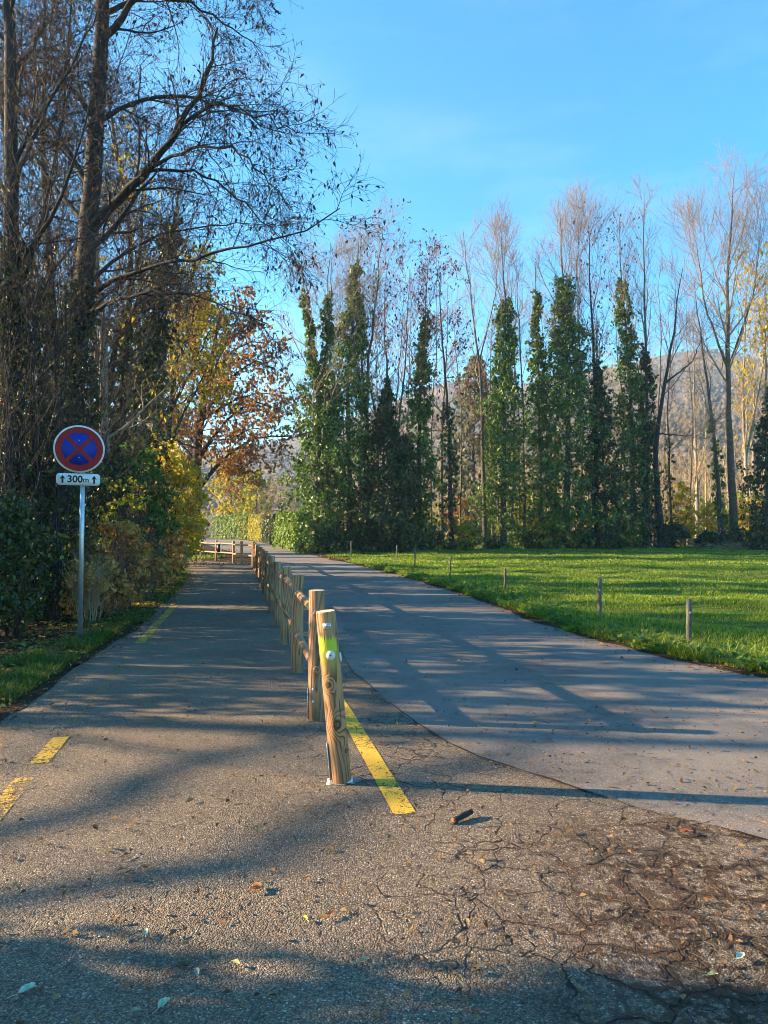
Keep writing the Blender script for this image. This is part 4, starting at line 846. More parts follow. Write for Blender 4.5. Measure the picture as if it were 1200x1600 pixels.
# autumn trees further along
def leafy_tree(label, base, trunk, limbs, r_of, seed, leaf, n, sz, spread=2.4, bark=None, group='autumn trees along the path', extra=6, nb=7, nt=6, name='autumn_tree', up=.1):
    return big_tree(name, label, base, trunk, limbs, r_of, seed, bark or M['bark_dark'], M['twig_dark'], leaf, n, sz, group, nb, nt, spread, extra, .35, w=.6, branch_up=up)
Y = 41
leafy_tree('rusty leaved oak with a long limb arching over the path end', P3(301, 862, Y) * np.array([1, 1, 0]) + np.array([0, 0, float(gz(Y))]),
           L((301, 868, Y), (303, 800, Y), (306, 740, Y), (312, 660, Y), (330, 570, Y), (345, 480, Y)),
           [(L((306, 770, Y), (332, 735, Y), (368, 700, Y - .5), (412, 680, Y - 1), (456, 684, Y - 1.5)), .16, .03), (L((308, 720, Y), (350, 660, Y), (395, 625, Y - 1), (435, 640, Y - 1.5)), .13, .03),
            (L((312, 660, Y), (360, 590, Y), (400, 560, Y), (425, 575, Y)), .12, .03), (L((318, 630, Y), (350, 540, Y + 1), (395, 500, Y + 1)), .11, .03), (L((322, 600, Y), (300, 520, Y), (285, 470, Y)), .1, .03),
            (L((308, 700, Y), (275, 640, Y), (250, 590, Y - 1)), .12, .03), (L((330, 570, Y), (370, 500, Y), (380, 470, Y)), .08, .02), (L((312, 660, Y), (358, 628, Y - 1), (404, 612, Y - 2), (444, 622, Y - 3)), .1, .02), (L((322, 600, Y), (366, 545, Y - 1), (400, 530, Y - 2), (430, 545, Y - 2)), .09, .02), (L((310, 680, Y), (352, 690, Y - 2), (392, 668, Y - 3), (428, 668, Y - 4)), .09, .02), (L((308, 700, Y), (276, 690, Y - 2), (245, 668, Y - 3)), .08, .02), (L((330, 735, Y), (370, 735, Y - 2), (405, 715, Y - 3)), .07, .02)],
           ([0, .15, .5, 1], [.52, .36, .24, .05]), 64, M['oak'], 34000, .08, 2.2, extra=4, nb=11, nt=7, name='oak_tree')
Y = 31
leafy_tree('golden leaved tree between the ivy trunks and the rusty oak', P3(252, 872, Y) * np.array([1, 1, 0]), L((254, 880, Y), (258, 760, Y), (266, 640, Y), (276, 540, Y), (282, 440, Y)),
           [(L((262, 700, Y), (300, 620, Y), (330, 560, Y)), .09, .02), (L((268, 640, Y), (310, 560, Y), (335, 490, Y)), .08, .02), (L((262, 690, Y), (225, 610, Y), (205, 540, Y)), .08, .02), (L((272, 580, Y), (300, 500, Y), (318, 430, Y)), .07, .02)],
           ([0, .3, 1], [.22, .15, .03]), 65, M['gold'], 9000, .07, 1.9, extra=8, nb=9, nt=6)
Y = 50
leafy_tree('orange brown tree far behind the oak at the path bend', P3(262, 862, Y) * np.array([1, 1, 0]) + np.array([0, 0, float(gz(Y))]), L((262, 868, Y), (266, 740, Y), (272, 620, Y), (280, 500, Y)),
           [], ([0, .3, 1], [.3, .2, .04]), 66, M['oak'], 9000, .12, 2.6, extra=12, nb=8, nt=5)
Y = 24
big_tree('bare_tree', 'bare dark stem standing between the ivy trunks and the golden tree', P3(228, 885, Y) * np.array([1, 1, 0]), L((228, 890, Y), (226, 700, Y), (216, 520, Y), (222, 330, Y), (230, 180, Y)), [], ([0, .3, 1], [.14, .1, .02]), 67, M['bark_dark'], M['twig_dark'], M['dry_dark'], 900, .07, nb=8, nt=7, bl=2., extra=10)

for k, (px, Yd, h, n_, lab) in enumerate([(64, 16, 15, 16, 'bare tree between the border tree and the large dark trunk'), (186, 19.5, 15, 13, 'twiggy bare tree behind the sign, reaching out of the photo'), (20, 22, 17, 16, 'bare tree in the depth behind the left border tree'), (118, 25, 17, 16, 'bare tree in the depth behind the large dark trunk'),
                                     (240, 33, 15, 12, 'bare tree rising left of the golden leaved one'), (70, 30, 18, 14, 'farthest bare tree at the upper left')]):
    x = PX(px, Yd); r = np.random.default_rng(90 + k)
    big_tree('bare_tree', lab, (x, Yd, 0), [(x, Yd, -.1), (x + r.normal(0, .2), Yd, h * .3), (x + r.normal(0, .3), Yd + .2, h * .65), (x + r.normal(0, .5), Yd, h)], [], ([0, .3, 1], [.16, .11, .02]), 70 + k, M['bark_dark'], M['twig_dark'], M['dry_dark'], 1800, .05, nb=9, nt=9, bl=1.7, extra=n_, tl=.3)
# shrubs that make up the wall of the thicket
GT = 'shrubs of the thicket left of the path'
def sh(px, Yd, wx, wy, h, lab, seed, m_, n, size=.06, **k):
    return shrub('shrub', gp(px, Yd), wx, wy, h, lab, seed, m_, n=n, size=size, group=GT, **k)
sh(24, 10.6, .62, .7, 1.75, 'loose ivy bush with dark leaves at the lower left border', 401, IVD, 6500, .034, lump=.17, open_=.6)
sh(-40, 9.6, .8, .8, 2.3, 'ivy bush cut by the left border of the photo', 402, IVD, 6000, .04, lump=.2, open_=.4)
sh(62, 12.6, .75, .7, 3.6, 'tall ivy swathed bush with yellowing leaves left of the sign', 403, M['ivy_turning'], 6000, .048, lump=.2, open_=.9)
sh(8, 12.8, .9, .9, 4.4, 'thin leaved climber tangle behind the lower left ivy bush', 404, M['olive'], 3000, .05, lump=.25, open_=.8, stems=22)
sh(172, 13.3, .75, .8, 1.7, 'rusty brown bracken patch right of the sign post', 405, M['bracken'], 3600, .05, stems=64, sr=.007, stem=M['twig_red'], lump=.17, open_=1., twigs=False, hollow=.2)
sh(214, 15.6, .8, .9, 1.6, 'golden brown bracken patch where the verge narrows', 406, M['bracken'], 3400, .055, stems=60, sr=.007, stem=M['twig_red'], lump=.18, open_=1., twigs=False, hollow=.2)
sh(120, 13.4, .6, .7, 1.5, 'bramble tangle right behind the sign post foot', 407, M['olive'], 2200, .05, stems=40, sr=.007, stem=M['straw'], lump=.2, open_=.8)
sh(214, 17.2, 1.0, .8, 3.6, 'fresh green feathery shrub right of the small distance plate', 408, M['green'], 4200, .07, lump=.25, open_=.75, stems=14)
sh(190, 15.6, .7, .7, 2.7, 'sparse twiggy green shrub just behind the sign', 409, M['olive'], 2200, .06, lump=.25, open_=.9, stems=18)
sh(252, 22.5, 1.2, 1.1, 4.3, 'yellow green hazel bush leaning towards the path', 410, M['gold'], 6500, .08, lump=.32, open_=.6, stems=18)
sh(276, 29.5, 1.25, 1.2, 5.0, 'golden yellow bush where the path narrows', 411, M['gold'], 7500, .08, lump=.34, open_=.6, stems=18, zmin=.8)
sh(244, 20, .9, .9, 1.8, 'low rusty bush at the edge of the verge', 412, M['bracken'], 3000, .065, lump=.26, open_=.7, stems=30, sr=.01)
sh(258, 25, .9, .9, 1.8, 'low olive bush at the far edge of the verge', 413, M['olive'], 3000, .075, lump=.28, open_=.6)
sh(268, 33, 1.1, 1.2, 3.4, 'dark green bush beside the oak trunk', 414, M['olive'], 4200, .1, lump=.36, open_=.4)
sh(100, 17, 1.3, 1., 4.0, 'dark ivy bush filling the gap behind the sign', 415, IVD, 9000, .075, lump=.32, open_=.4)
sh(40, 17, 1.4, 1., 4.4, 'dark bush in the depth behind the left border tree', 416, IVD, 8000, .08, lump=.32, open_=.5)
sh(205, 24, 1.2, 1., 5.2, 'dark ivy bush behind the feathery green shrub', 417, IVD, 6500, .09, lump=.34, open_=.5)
sh(296, 62, 1.3, 1.2, 3.0, 'yellow green bush behind the end of the fence', 418, M['gold'], 4000, .15, lump=.45, open_=.5)
sh(240, 46, 2.2, 1.5, 6., 'olive thicket behind the oak', 419, M['olive'], 6000, .14, lump=.45, open_=.5)
sh(140, 12.0, .42, .5, 1.15, 'low orange bracken tuft close to the sign post', 421, M['bracken'], 1500, .045, stems=36, sr=.006, stem=M['straw'], lump=.14, open_=1., twigs=False, hollow=.2)
sh(232, 18.4, .5, .6, 2.2, 'upright rusty shoots at the edge of the green feathery shrub', 422, M['bracken'], 1700, .055, stems=40, sr=.008, stem=M['twig_red'], lump=.17, open_=1., twigs=False, hollow=.2)
sh(196, 13.9, .3, .4, 1.9, 'slim yellowing bush between the two bracken patches', 423, M['gold'], 1100, .05, stems=20, sr=.007, lump=.15, open_=1., hollow=.2)
# long bare shoots
for k, (px, yy, w, h, lab) in enumerate([(10, 11.5, .9, 8.5, 'dense bundle of long bare shoots at the left border'), (66, 12.2, .8, 8., 'bundle of long bare shoots left of the large dark trunk'), (118, 15.5, 1.0, 8.5, 'bundle of bare shoots behind the large dark trunk'), (176, 20, 1.2, 7.5, 'loose bundle of pale bare shoots above the sign')]):
    shrub('bare_shrub', gp(px, yy), w, w, h, lab, 440 + k, M['dry_dark'], n=700, size=.045, stems=28, sr=.014, per=8, lump=.4, open_=.2, stem=M['twig_dark'] if k < 3 else M['bark'], group='bundles of bare shoots')
# the same wood goes on to the left of the camera, outside the frame, set out and shaped for its shade
for k, (x, y, h, r0, lab) in enumerate([(-13.5, 8.2, 12, .16, 'bare tree beside the path, left of the view'), (-22, 2.6, 14, .22, 'bare tree left of where one stands'), (-11.5, 9.0, 13, .2, 'bare tree deeper in the wood on the left'), (-27., 8.7, 17, .30, 'tall bare tree far to the left of where one stands'), (-31., 5.2, 18, .34, 'tallest bare tree far to the left of where one stands'), (-24., 10.4, 15, .26, 'bare tree to the left beyond the verge thicket'), (-29, 11.5, 18, .3, 'old bare tree farther to the left of the sign')]):
    big_tree('bare_tree', lab, (x, y, 0), [(x, y, -.1), (x + .1, y + .1, h * .3), (x - .1, y + .2, h * .6), (x + .2, y, h)], [], ([0, .3, 1], [r0, r0 * .7, .03]), 480 + k, M['bark_dark'], M['twig_dark'], None, 0, nb=5, nt=4, bl=1.6, extra=8)
big_tree('bare_tree', 'unseen bare tree far to the left of where one stands, limbs shaped for the path shadows', (-20.2, 4.6, 0), [(-20.2, 4.6, -.1), (-20.1, 4.7, 3.), (-20.2, 4.8, 6.), (-20.3, 5.0, 9), (-20.2, 5.1, 12.5)],
         [([(-20.2, 4.8, 5.8), (-20.1, 6.0, 6.35), (-20.05, 7.4, 6.6), (-20.0, 9.0, 7.0)], .085, .05), ([(-20.2, 4.8, 6.1), (-20., 5.8, 6.75), (-19.9, 7.0, 7.0), (-19.8, 8.6, 7.5)], .08, .045), ([(-20.2, 4.9, 7.5), (-20.1, 3.6, 8.2), (-20, 2.4, 8.6)], .07, .03)],  # level limbs laid out to cast the long diagonal shadows on the path
         ([0, .3, 1], [.13, .10, .03]), 489, M['bark_dark'], M['twig_dark'], None, 0, nb=4, nt=3, bl=1.5, extra=4)
for k, (x, y, w, h, n, lab) in enumerate([(-7.8, 1.65, 1.95, 6.4, 32000, 'unseen ivy thicket left of where one stands, shaped to shade the foreground'), (-9.0, 9.4, 3.0, 4.6, 15000, 'unseen ivy thicket beside the verge on the left, shaped to shade fence and road'), (-8.0, -1.7, 2., 4.0, 9000, 'ivy thicket left behind where one stands')]):  # unseen thickets sized and placed to shade foreground, fence and road
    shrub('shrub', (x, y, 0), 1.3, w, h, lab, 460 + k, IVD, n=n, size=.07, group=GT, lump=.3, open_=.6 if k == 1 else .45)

# ------------------------------------------------------------------ wooden fence
def lathe(prof_, seg=18, mis=0., seed=0):
    rng = np.random.default_rng(seed); prof_ = np.asarray(prof_, float); a = 2 * math.pi * np.arange(seg) / seg
    rr = 1 + mis * (np.sin(a * 2 + seed) + .5 * np.sin(a * 3 + 2 * seed))
    V = np.stack([np.outer(prof_[:, 0], np.cos(a) * rr), np.outer(prof_[:, 0], np.sin(a) * rr), np.repeat(prof_[:, 1:2], seg, 1)], -1)
    k = len(prof_); i = np.arange(k - 1)[:, None] * seg; s = np.arange(seg)[None]; s2 = (s + 1) % seg
    Q = np.stack([i + s, i + s2, i + seg + s2, i + seg + s], -1).reshape(-1, 4)
    V = V.reshape(-1, 3); n = len(V); V = np.concatenate([V, [[0, 0, prof_[-1, 1]]]])
    T = [((k - 1) * seg + j, (k - 1) * seg + (j + 1) % seg, n) for j in range(seg)]
    return V, Q, T
PH = 1.06
def post_geo(h, r, seed): return Geo().add(*lathe([(r, -.12), (r * 1.01, 0), (r * 1.0, .3), (r * .985, .7), (r * .98, h - .007), (r * .94, h)], 20, .02, seed))
post_me = [post_geo(PH, .066, k).mesh('post', M['wood'], True) for k in range(3)]
for me in post_me:
    me.materials.append(M['endgrain'])
    for p in me.polygons:
        if p.normal.z > .2 and p.center.z > 1: p.material_index = 1 if p.normal.z > .8 else 0; p.use_smooth = False
rows = [(-.556 - .205 * 1.925 * i, 5.87 + 1.925 * i) for i in range(14)]
far = [(PX(378, 32.6), 32.6), (PX(365, 34.6), 34.6), (PX(338, 36.8), 36.8), (PX(314.5, 39), 39), (PX(293.7, 41.5), 41.5)]
fence = root('wooden_fence', (-.262, 4.43, 0), 'long round pole fence of brown pine posts between path and road', 'fence')
fo = Vector((-.262, 4.43, 0))
allp = rows + far
for i, (x, y) in enumerate(allp):
    z = float(gz(y)); o = link('post', post_me[i % 3], fence, Vector((x, y, z)) - fo); o.rotation_euler = (random.uniform(-.012, .012), random.uniform(-.012, .012), random.uniform(0, 6.28))
    if i > 0: o.scale = (1, 1, random.uniform(.975, 1.01))
    f = link('footing', None, fence) if False else None
# rails: a turned pole for each bay and height, its thinner ends let into the posts
rail_me = {}
def rail_mesh(Ln):
    k = round(Ln, 2)
    if k not in rail_me:
        r = .039; e = .034
        rail_me[k] = Geo().add(*lathe([(e * .2, -.0), (e, .0), (e, .085), (r * .95, .095), (r, .14), (r * .99, k * .5), (r, k - .12), (r * .93, k - .075), (e, k - .07), (e, k)], 14, .015, 1)).mesh('rail', M['wood_rail'], True)
    return rail_me[k]
for i in range(len(allp) - 1):
    a = Vector((*allp[i], float(gz(allp[i][1])))); b = Vector((*allp[i + 1], float(gz(allp[i + 1][1]))))
    for h in (.885, .43):
        d = (b - a); Ln = d.length; st = a + d * (.0) + Vector((0, 0, h + (.012 if i % 2 else -.012)))
        if i == 0: st = st - d.normalized() * .085; Ln += .085
        o = link('rail', rail_mesh(Ln), fence, st - fo); o.rotation_euler = d.to_track_quat('Z', 'Y').to_euler()
# concrete collars round the nearer feet
for i, (x, y) in enumerate([(-.262, 4.43)] + rows[:6]):
    rng = np.random.default_rng(90 + i); a = 2 * math.pi * np.arange(18) / 18; q = .088 * rng.uniform(.8, 1.3, 18); q[[0, 1, 17]] *= 1.35
    V = np.concatenate([np.stack([x + q * np.cos(a), y + q * .75 * np.sin(a), np.full(18, .003)], 1), [[x, y, .014]]])
    part('footing', Geo().add(V, None, [(j, (j + 1) % 18, 18) for j in range(18)]), M['concrete'], fence)
# leaning end post with plates, sprayed paint and reflectors
lean = math.atan2(.10, 1.06)
ep = link('post', Geo().add(*lathe([(.062, -.10), (.063, 0), (.064, .2), (.0635, .6), (.061, PH - .010), (.0585, PH - .002)], 24, .018, 5)).mesh('post', M['wood_front'], True), fence, (0, 0, 0))
ep.rotation_euler = (R_(1.5), -lean, 0); tag(ep, 'leaning weathered end post with yellow green paint splash and reflectors')
ep.data.materials.append(M['endgrain'])
for p in ep.data.polygons:
    if p.normal.z > .2 and p.center.z > 1: p.use_smooth = False; p.material_index = 1 if p.normal.z > .8 else 0
def on_post(name, geo, m_, label=None):
    o = link(name, geo.mesh(name, m_), ep); 
    if label: o['label'] = label
    return o
def box(x0, x1, y0, y1, z0, z1):
    V = [(x, y, z) for z in (z0, z1) for y in (y0, y1) for x in (x0, x1)]
    return V, [(0, 2, 3, 1), (4, 5, 7, 6), (0, 1, 5, 4), (2, 6, 7, 3), (0, 4, 6, 2), (1, 3, 7, 5)], None
def disc_y(cx, cz, r, y0, y1, seg=28, sx=1.):
    a = 2 * math.pi * np.arange(seg) / seg
    f = np.stack([cx + r * sx * np.cos(a), np.full(seg, y0), cz + r * np.sin(a)], 1); b = f + np.array([0, y1 - y0, 0])
    V = np.concatenate([f, b, [[cx, y0, cz], [cx, y1, cz]]]); j = np.arange(seg); k = (j + 1) % seg
    Q = np.stack([j, j + seg, k + seg, k], 1); T = [(a_, b_, 2 * seg) for a_, b_ in zip(j, k)] + [(b_ + seg, a_ + seg, 2 * seg + 1) for a_, b_ in zip(j, k)]
    return V, Q, T
on_post('reflector', Geo().add(*disc_y(.012, .795, .028, -.070, -.058)), M['white'], 'round white disc with a centre screw on the paint splash')
on_post('screw', Geo().add(*disc_y(.012, .795, .005, -.073, -.070, 10)), M['black'])
g = Geo(); g.add(*box(-.018, .030, -.0665, -.0605, .958, .990)); on_post('number_plate', g, M['steel'], 'small metal plate near the top of the end post')
g = Geo(); g.add(*box(-.011, .023, -.069, -.0665, .968, .984)); on_post('plate_field', g, M['galv'])
rf = on_post('reflector', Geo().add(*disc_y(0, .765, .028, -.07, -.058)), M['white'], 'white disc seen edge on at the road side'); rf.rotation_euler = (0, 0, R_(97))
g = Geo(); g.add(*box(-.068, -.064, -.035, .03, .02, .25)); g.add(*box(-.09, .07, -.05, .05, .004, .010)); on_post('steel_shoe', g, M['steel'], 'pale steel shoe at the foot')
for zz in (.09, .19): o = on_post('bolt', Geo().add(*disc_y(0, zz, .008, -.072, -.066, 8)), M['galv']); o.rotation_euler = (0, 0, R_(-90))
# shoe and screw heads of the second post
g = Geo(); x, y = rows[0]; g.add(*box(x - .071, x - .067, y - .03, y + .03, .01, .26)); part('steel_shoe', g, M['steel'], fence)
for zz in (.16, .26): part('screw', Geo().add(*[q if k else np.array(q) + np.array([x, y, 0]) for k, q in enumerate(disc_y(-.022, zz, .009, -.072, -.060, 8))]), M['white'], fence)

# dark board hanging on the far bay
bd = root('notice_board', (PX(343, 36.2), 36.2, float(gz(36.2)) + .42), 'small dark board with a pale right edge leaning on the far fence rails', 'board')
x, y, z = bd.location
part('panel', Geo().add(*box(x - .13, x + .07, y, y + .03, z + .02, z + .44)), M['black'], bd); part('edge_strip', Geo().add(*box(x + .073, x + .11, y - .01, y + .04, z, z + .44)), M['white'], bd)

# ------------------------------------------------------------------ no stopping sign
sx, sy = PX(127, 10.05), 10.05
sg = root('road_sign', (sx, sy, 0), 'round red and blue no stopping sign with distance plate on a galvanised post', 'road sign'); sg.rotation_euler = (0, R_(.3), math.atan2(-sx, sy))
def onsign(name, geo, m_, par=sg, smooth=False): return link(name, geo.mesh(name, m_, smooth), par)
g = Geo(); g.add(*box(-.032, .032, -.02, .02, -.2, 3.0)); onsign('pole', g, M['galv'])
DC = 2.70; DR = .335
cxd = -.05
dk = onsign('sign_disc', Geo().add(*disc_y(cxd, DC, DR, -.058, -.030, 64)), M['white'])
g = Geo(); seg = 64; a = 2 * math.pi * np.arange(seg) / seg
def ring(r0, r1, y0, cx, cz):
    V = np.concatenate([np.stack([cx + r * np.cos(a), np.full(seg, y0), cz + r * np.sin(a)], 1) for r in (r0, r1)]); j = np.arange(seg); k = (j + 1) % seg
    return V, np.stack([j, k, k + seg, j + seg], 1), None
onsign('blue_field', Geo().add(*disc_y(cxd, DC, .232, -.0605, -.0585, 48)), M['blue'], dk)
onsign('red_ring', Geo().add(*ring(.228, .312, -.0622, cxd, DC)), M['red'], dk)
for s_ in (1, -1):
    d = np.array([math.cos(R_(45)), 0, s_ * math.sin(R_(45))]); p = np.array([-d[2], 0, d[0]]); c = np.array([cxd, -.0632 - .0006 * s_, DC])
    onsign('red_bar', Geo().add([c - d * .232 - p * .026, c + d * .232 - p * .026, c + d * .232 + p * .026, c - d * .232 + p * .026], [(0, 1, 2, 3)] if s_ > 0 else [(0, 1, 2, 3)]), M['red'], dk)
# distance plate with rounded corners
def rrect(x0, x1, z0, z1, r, y0, y1):
    pts = []
    for cx, cz, a0 in ((x1 - r, z1 - r, 0), (x0 + r, z1 - r, 90), (x0 + r, z0 + r, 180), (x1 - r, z0 + r, 270)):
        for q in range(7): pts.append((cx + r * math.cos(R_(a0 + q * 15)), cz + r * math.sin(R_(a0 + q * 15))))
    n = len(pts); V = [(x, y0, z) for x, z in pts] + [(x, y1, z) for x, z in pts] + [((x0 + x1) / 2, y0, (z0 + z1) / 2), ((x0 + x1) / 2, y1, (z0 + z1) / 2)]
    j = np.arange(n); k = (j + 1) % n
    return V, np.stack([j, j + n, k + n, k], 1), [(p, q, 2 * n) for p, q in zip(j, k)] + [(q + n, p + n, 2 * n + 1) for p, q in zip(j, k)]
pz = 2.27; pcx = -.055
dp = onsign('distance_plate', Geo().add(*rrect(pcx - .285, pcx + .285, pz - .083, pz + .083, .045, -.05, -.028)), M['white'])
def text_mesh(txt, size, bold):
    cu = bpy.data.curves.new('lettering', 'FONT'); cu.body = txt; cu.size = size; cu.align_x = 'CENTER'; cu.align_y = 'CENTER'; cu.extrude = .0006; cu.offset = bold; cu.resolution_u = 6
    ob = bpy.data.objects.new('lettering', cu); me = bpy.data.meshes.new_from_object(ob); bpy.data.objects.remove(ob); me.materials.append(M['black']); me.name = 'lettering'; return me
for txt, sz, dx, dz, b in (('300', .135, -.045, 0, .004), ('m', .105, .098, -.004, .002)):
    o = link('lettering', text_mesh(txt, sz, b), dp, (pcx + dx, -.0512, pz + dz)); o.rotation_euler = (R_(90), 0, 0)
for dx in (-.205, .205):
    x = pcx + dx; y0 = -.0516
    V = [(x - .012, y0, pz - .055), (x + .012, y0, pz - .055), (x + .012, y0, pz + .012), (x - .012, y0, pz + .012), (x - .036, y0, pz + .004), (x, y0, pz + .06), (x + .036, y0, pz + .004), (x - .036, y0, pz + .02), (x + .036, y0, pz + .02)]
    onsign('arrow', Geo().add(V, [(0, 1, 2, 3)], [(4, 2, 5), (4, 3, 2), (2, 6, 5)]), M['black'], dp)
g = Geo(); 
for zz in (DC + .12, DC - .12, pz): g.add(*box(-.06, .06, -.030, -.0205, zz - .02, zz + .02))
onsign('clamp', g, M['galv'])
for cx_, cz_, off in ((cxd, DC + .12, -.0645), (cxd, DC - .12, -.0645)):
    onsign('rivet', Geo().add(*disc_y(cx_, cz_, .009, off - .002, off, 10)), M['galv'], dk)
for cx_ in (-.03, .03): onsign('rivet', Geo().add(*disc_y(cx_ - .03, pz + .066, .006, -.0535, -.0505, 8)), M['galv'], dp)

# ------------------------------------------------------------------ stakes along the meadow
stakes = [((1075, 1008), 937, 0.0341, 'short grey stake standing furthest right by the meadow edge', 0), ((935, 970), 903, 0.0372, 'thick dark round stake in the long grass at the road edge', .02), ((789, 930), 888, 0.031, 'thin reddish brown stake in the middle of the meadow edge', 0),
          ((702, 903), 868, 0.0279, 'thin pale leaning stake left of the reddish one', .05), ((648, 888), 855, 0.0372, 'stout dark stake beyond the thin leaning one', 0), ((620, 881), 852, 0.0279, 'slim stake just left of the stout dark stake', 0), ((549, 871), 845, 0.0372, 'pale stake where the meadow meets the road', 0)]
for k, ((px, py), ptop, w, lab, ln) in enumerate(stakes):
    Yd = 1109 * 1.55 / (py - 829)
    for _ in range(6): Yd = 1109 * (1.55 - float(gz(Yd))) / (py - 829)
    b = gp(px, Yd); h = (py - ptop) / 1109 * Yd
    st = root('fence_stake', b, lab, 'stake', 'old stakes along the meadow')
    rng = np.random.default_rng(500 + k)
    c = chain([b - np.array([0, 0, .25]), b + np.array([ln * .5, 0, h * .5]), b + np.array([ln, 0, h])], 9, .006, rng)
    rr = w * rng.uniform(.85, 1.1, 9); V, Q, T = tubes(c[None], rr[None], 9, True); 
    part('stake', Geo().add(V, Q, T), M['oldwood'] if k != 2 else M['bark_brown'], st)
    if k in (0, 1): part('staple', Geo().add(*box(b[0] - .01, b[0] + .01, b[1] - w - .012, b[1] - w * .6, h * .7, h * .7 + .03)), M['galv'], st)
b = gp(511, 46.5); g = Geo(); g.add(*box(b[0] - .17, b[0] + .17, b[1] - .17, b[1] + .17, b[2] - .1, b[2] + 1.25)); gpst = root('gate_pillar', b, 'pale stone pillar in the ivy at the end of the hedge', 'pillar')
part('shaft', g, M['concrete'], gpst); part('cap', Geo().add(*box(b[0] - .2, b[0] + .2, b[1] - .2, b[1] + .2, b[2] + 1.252, b[2] + 1.32)), M['concrete'], gpst)
b = gp(496, 46); c = chain([b - np.array([.05, 0, .1]), b + np.array([.22, 0, 1.2])], 6, .01, RNG); solo('leaning_pole', Geo().add(*tubes((c)[None], np.full((1, 6), .05), 8, True)), M['oldwood'], 'grey pole leaning against the ivy left of the pale pillar', 'pole')
b = gp(449, 58); solo('hedge_post', Geo().add(*box(b[0] - .06, b[0] + .06, b[1] - .06, b[1] + .06, b[2] - .1, b[2] + 1.9)), M['bark_dark'], 'dark upright post in front of the sunlit hedge', 'post')
b0 = gp(520, 45.4); b1 = gp(547, 44.4); solo('fence_rail', Geo().add(*tubes(chain([b0 + [0, 0, .85], b1 + [0, 0, .8]], 6, .01)[None], np.full((1, 6), .03), 6, True)), M['oldwood'], 'thin old rail between the pale stake and the ivy', 'rail')

# heap of cut branches and fallen boughs
rng = np.random.default_rng(77); n = 260; b = gp(1158, 51); c0 = b + np.stack([rng.normal(0, 1.0, n), rng.normal(0, .5, n), rng.random(n) ** 2 * .5 + .05], 1)
d = nrm(np.stack([rng.normal(0, 1, n), rng.normal(0, .6, n), rng.uniform(-.1, .5, n)], 1)) * rng.uniform(.3, .9, (n, 1))
P = np.stack([c0, c0 + d * .5 + rng.normal(0, .05, (n, 3)), c0 + d], 1); bh = root('brush_heap', b, 'heap of pale cut twigs on the grass at the right border', 'brushwood'); o = part('branches', Geo().add(*tubes(P, np.tile([.014, .01, .006], (n, 1)), 4)), M['straw'], bh); o['kind'] = 'stuff'
fb = root('fallen_branch', gp(1062, 52), 'long fallen grey bough lying from the forked tree towards the twig heap', 'branch')
c = np.stack([chain([gp(1040, 53.4) + [0, 0, 1.1], gp(1072, 52.4) + [0, 0, .55], gp(1105, 51.5) + [0, 0, .12], gp(1130, 51) + [0, 0, .1]], 12, .03, rng)]); B, BR = spawn(c, np.full((1, 12), .06), 12, .2, 1., 45, 10, 1.1, .3, 5, .4, .01, .03, .1, .15, .3, rng)
part('bough', Geo().add(*tubes(c, np.linspace(.07, .03, 12)[None], 7)).add(*tubes(B, BR, 4)), M['bark'], fb)

# ------------------------------------------------------------------ grass
def blades(x, y, h, w, lean, rng, dz=None, z0=0.):
    n = len(x); b = np.stack([x, y, gz(y) + z0 + (dz if dz is not None else 0)], 1)
    a = rng.random(n) * 6.283; side = np.stack([np.cos(a), np.sin(a), np.zeros(n)], 1); out = np.stack([-np.sin(a), np.cos(a), np.zeros(n)], 1)
    h = h[:, None]; w = w[:, None]; l = (lean * rng.uniform(.3, 1.6, n))[:, None]
    m_ = b + out * h * l * .35 + np.array([0, 0, 1]) * h * .6; t_ = b + out * h * l + np.array([0, 0, 1]) * h * (1 - .25 * np.minimum(l, 1.5))
    V = np.stack([b - side * w, b + side * w, m_ + side * w * .7, m_ - side * w * .7, t_], 1).reshape(-1, 3); k = np.arange(n)[:, None] * 5
    return V, k + np.array([[0, 1, 2, 3]]), k + np.array([[3, 2, 4]])
rng = np.random.default_rng(600); g = Geo()
def mead(n, y0, y1, wmax, hmin, hmax, wd, pw=1.):
    y = y0 + (y1 - y0) * rng.random(n) ** pw; e = xr(y); x = e + .05 + rng.random(n) * np.minimum(wmax, .62 * y - e + 2.5)
    q = np.sin(x * 1.7 + y) * np.sin(y * 1.3 - x * .6) + .5 * np.sin(x * 4.1) * np.sin(y * 3.7)
    h = rng.uniform(hmin, hmax, n) * (1 + .35 * q); g.add(*blades(x, y, h, wd * rng.uniform(.7, 1.3, n), .8, rng, mz(x, y)))
mead(60000, 6.5, 16, 14, .035, .095, .0045); mead(52000, 14, 30, 22, .045, .10, .008); mead(52000, 28, 57, 40, .05, .11, .016)
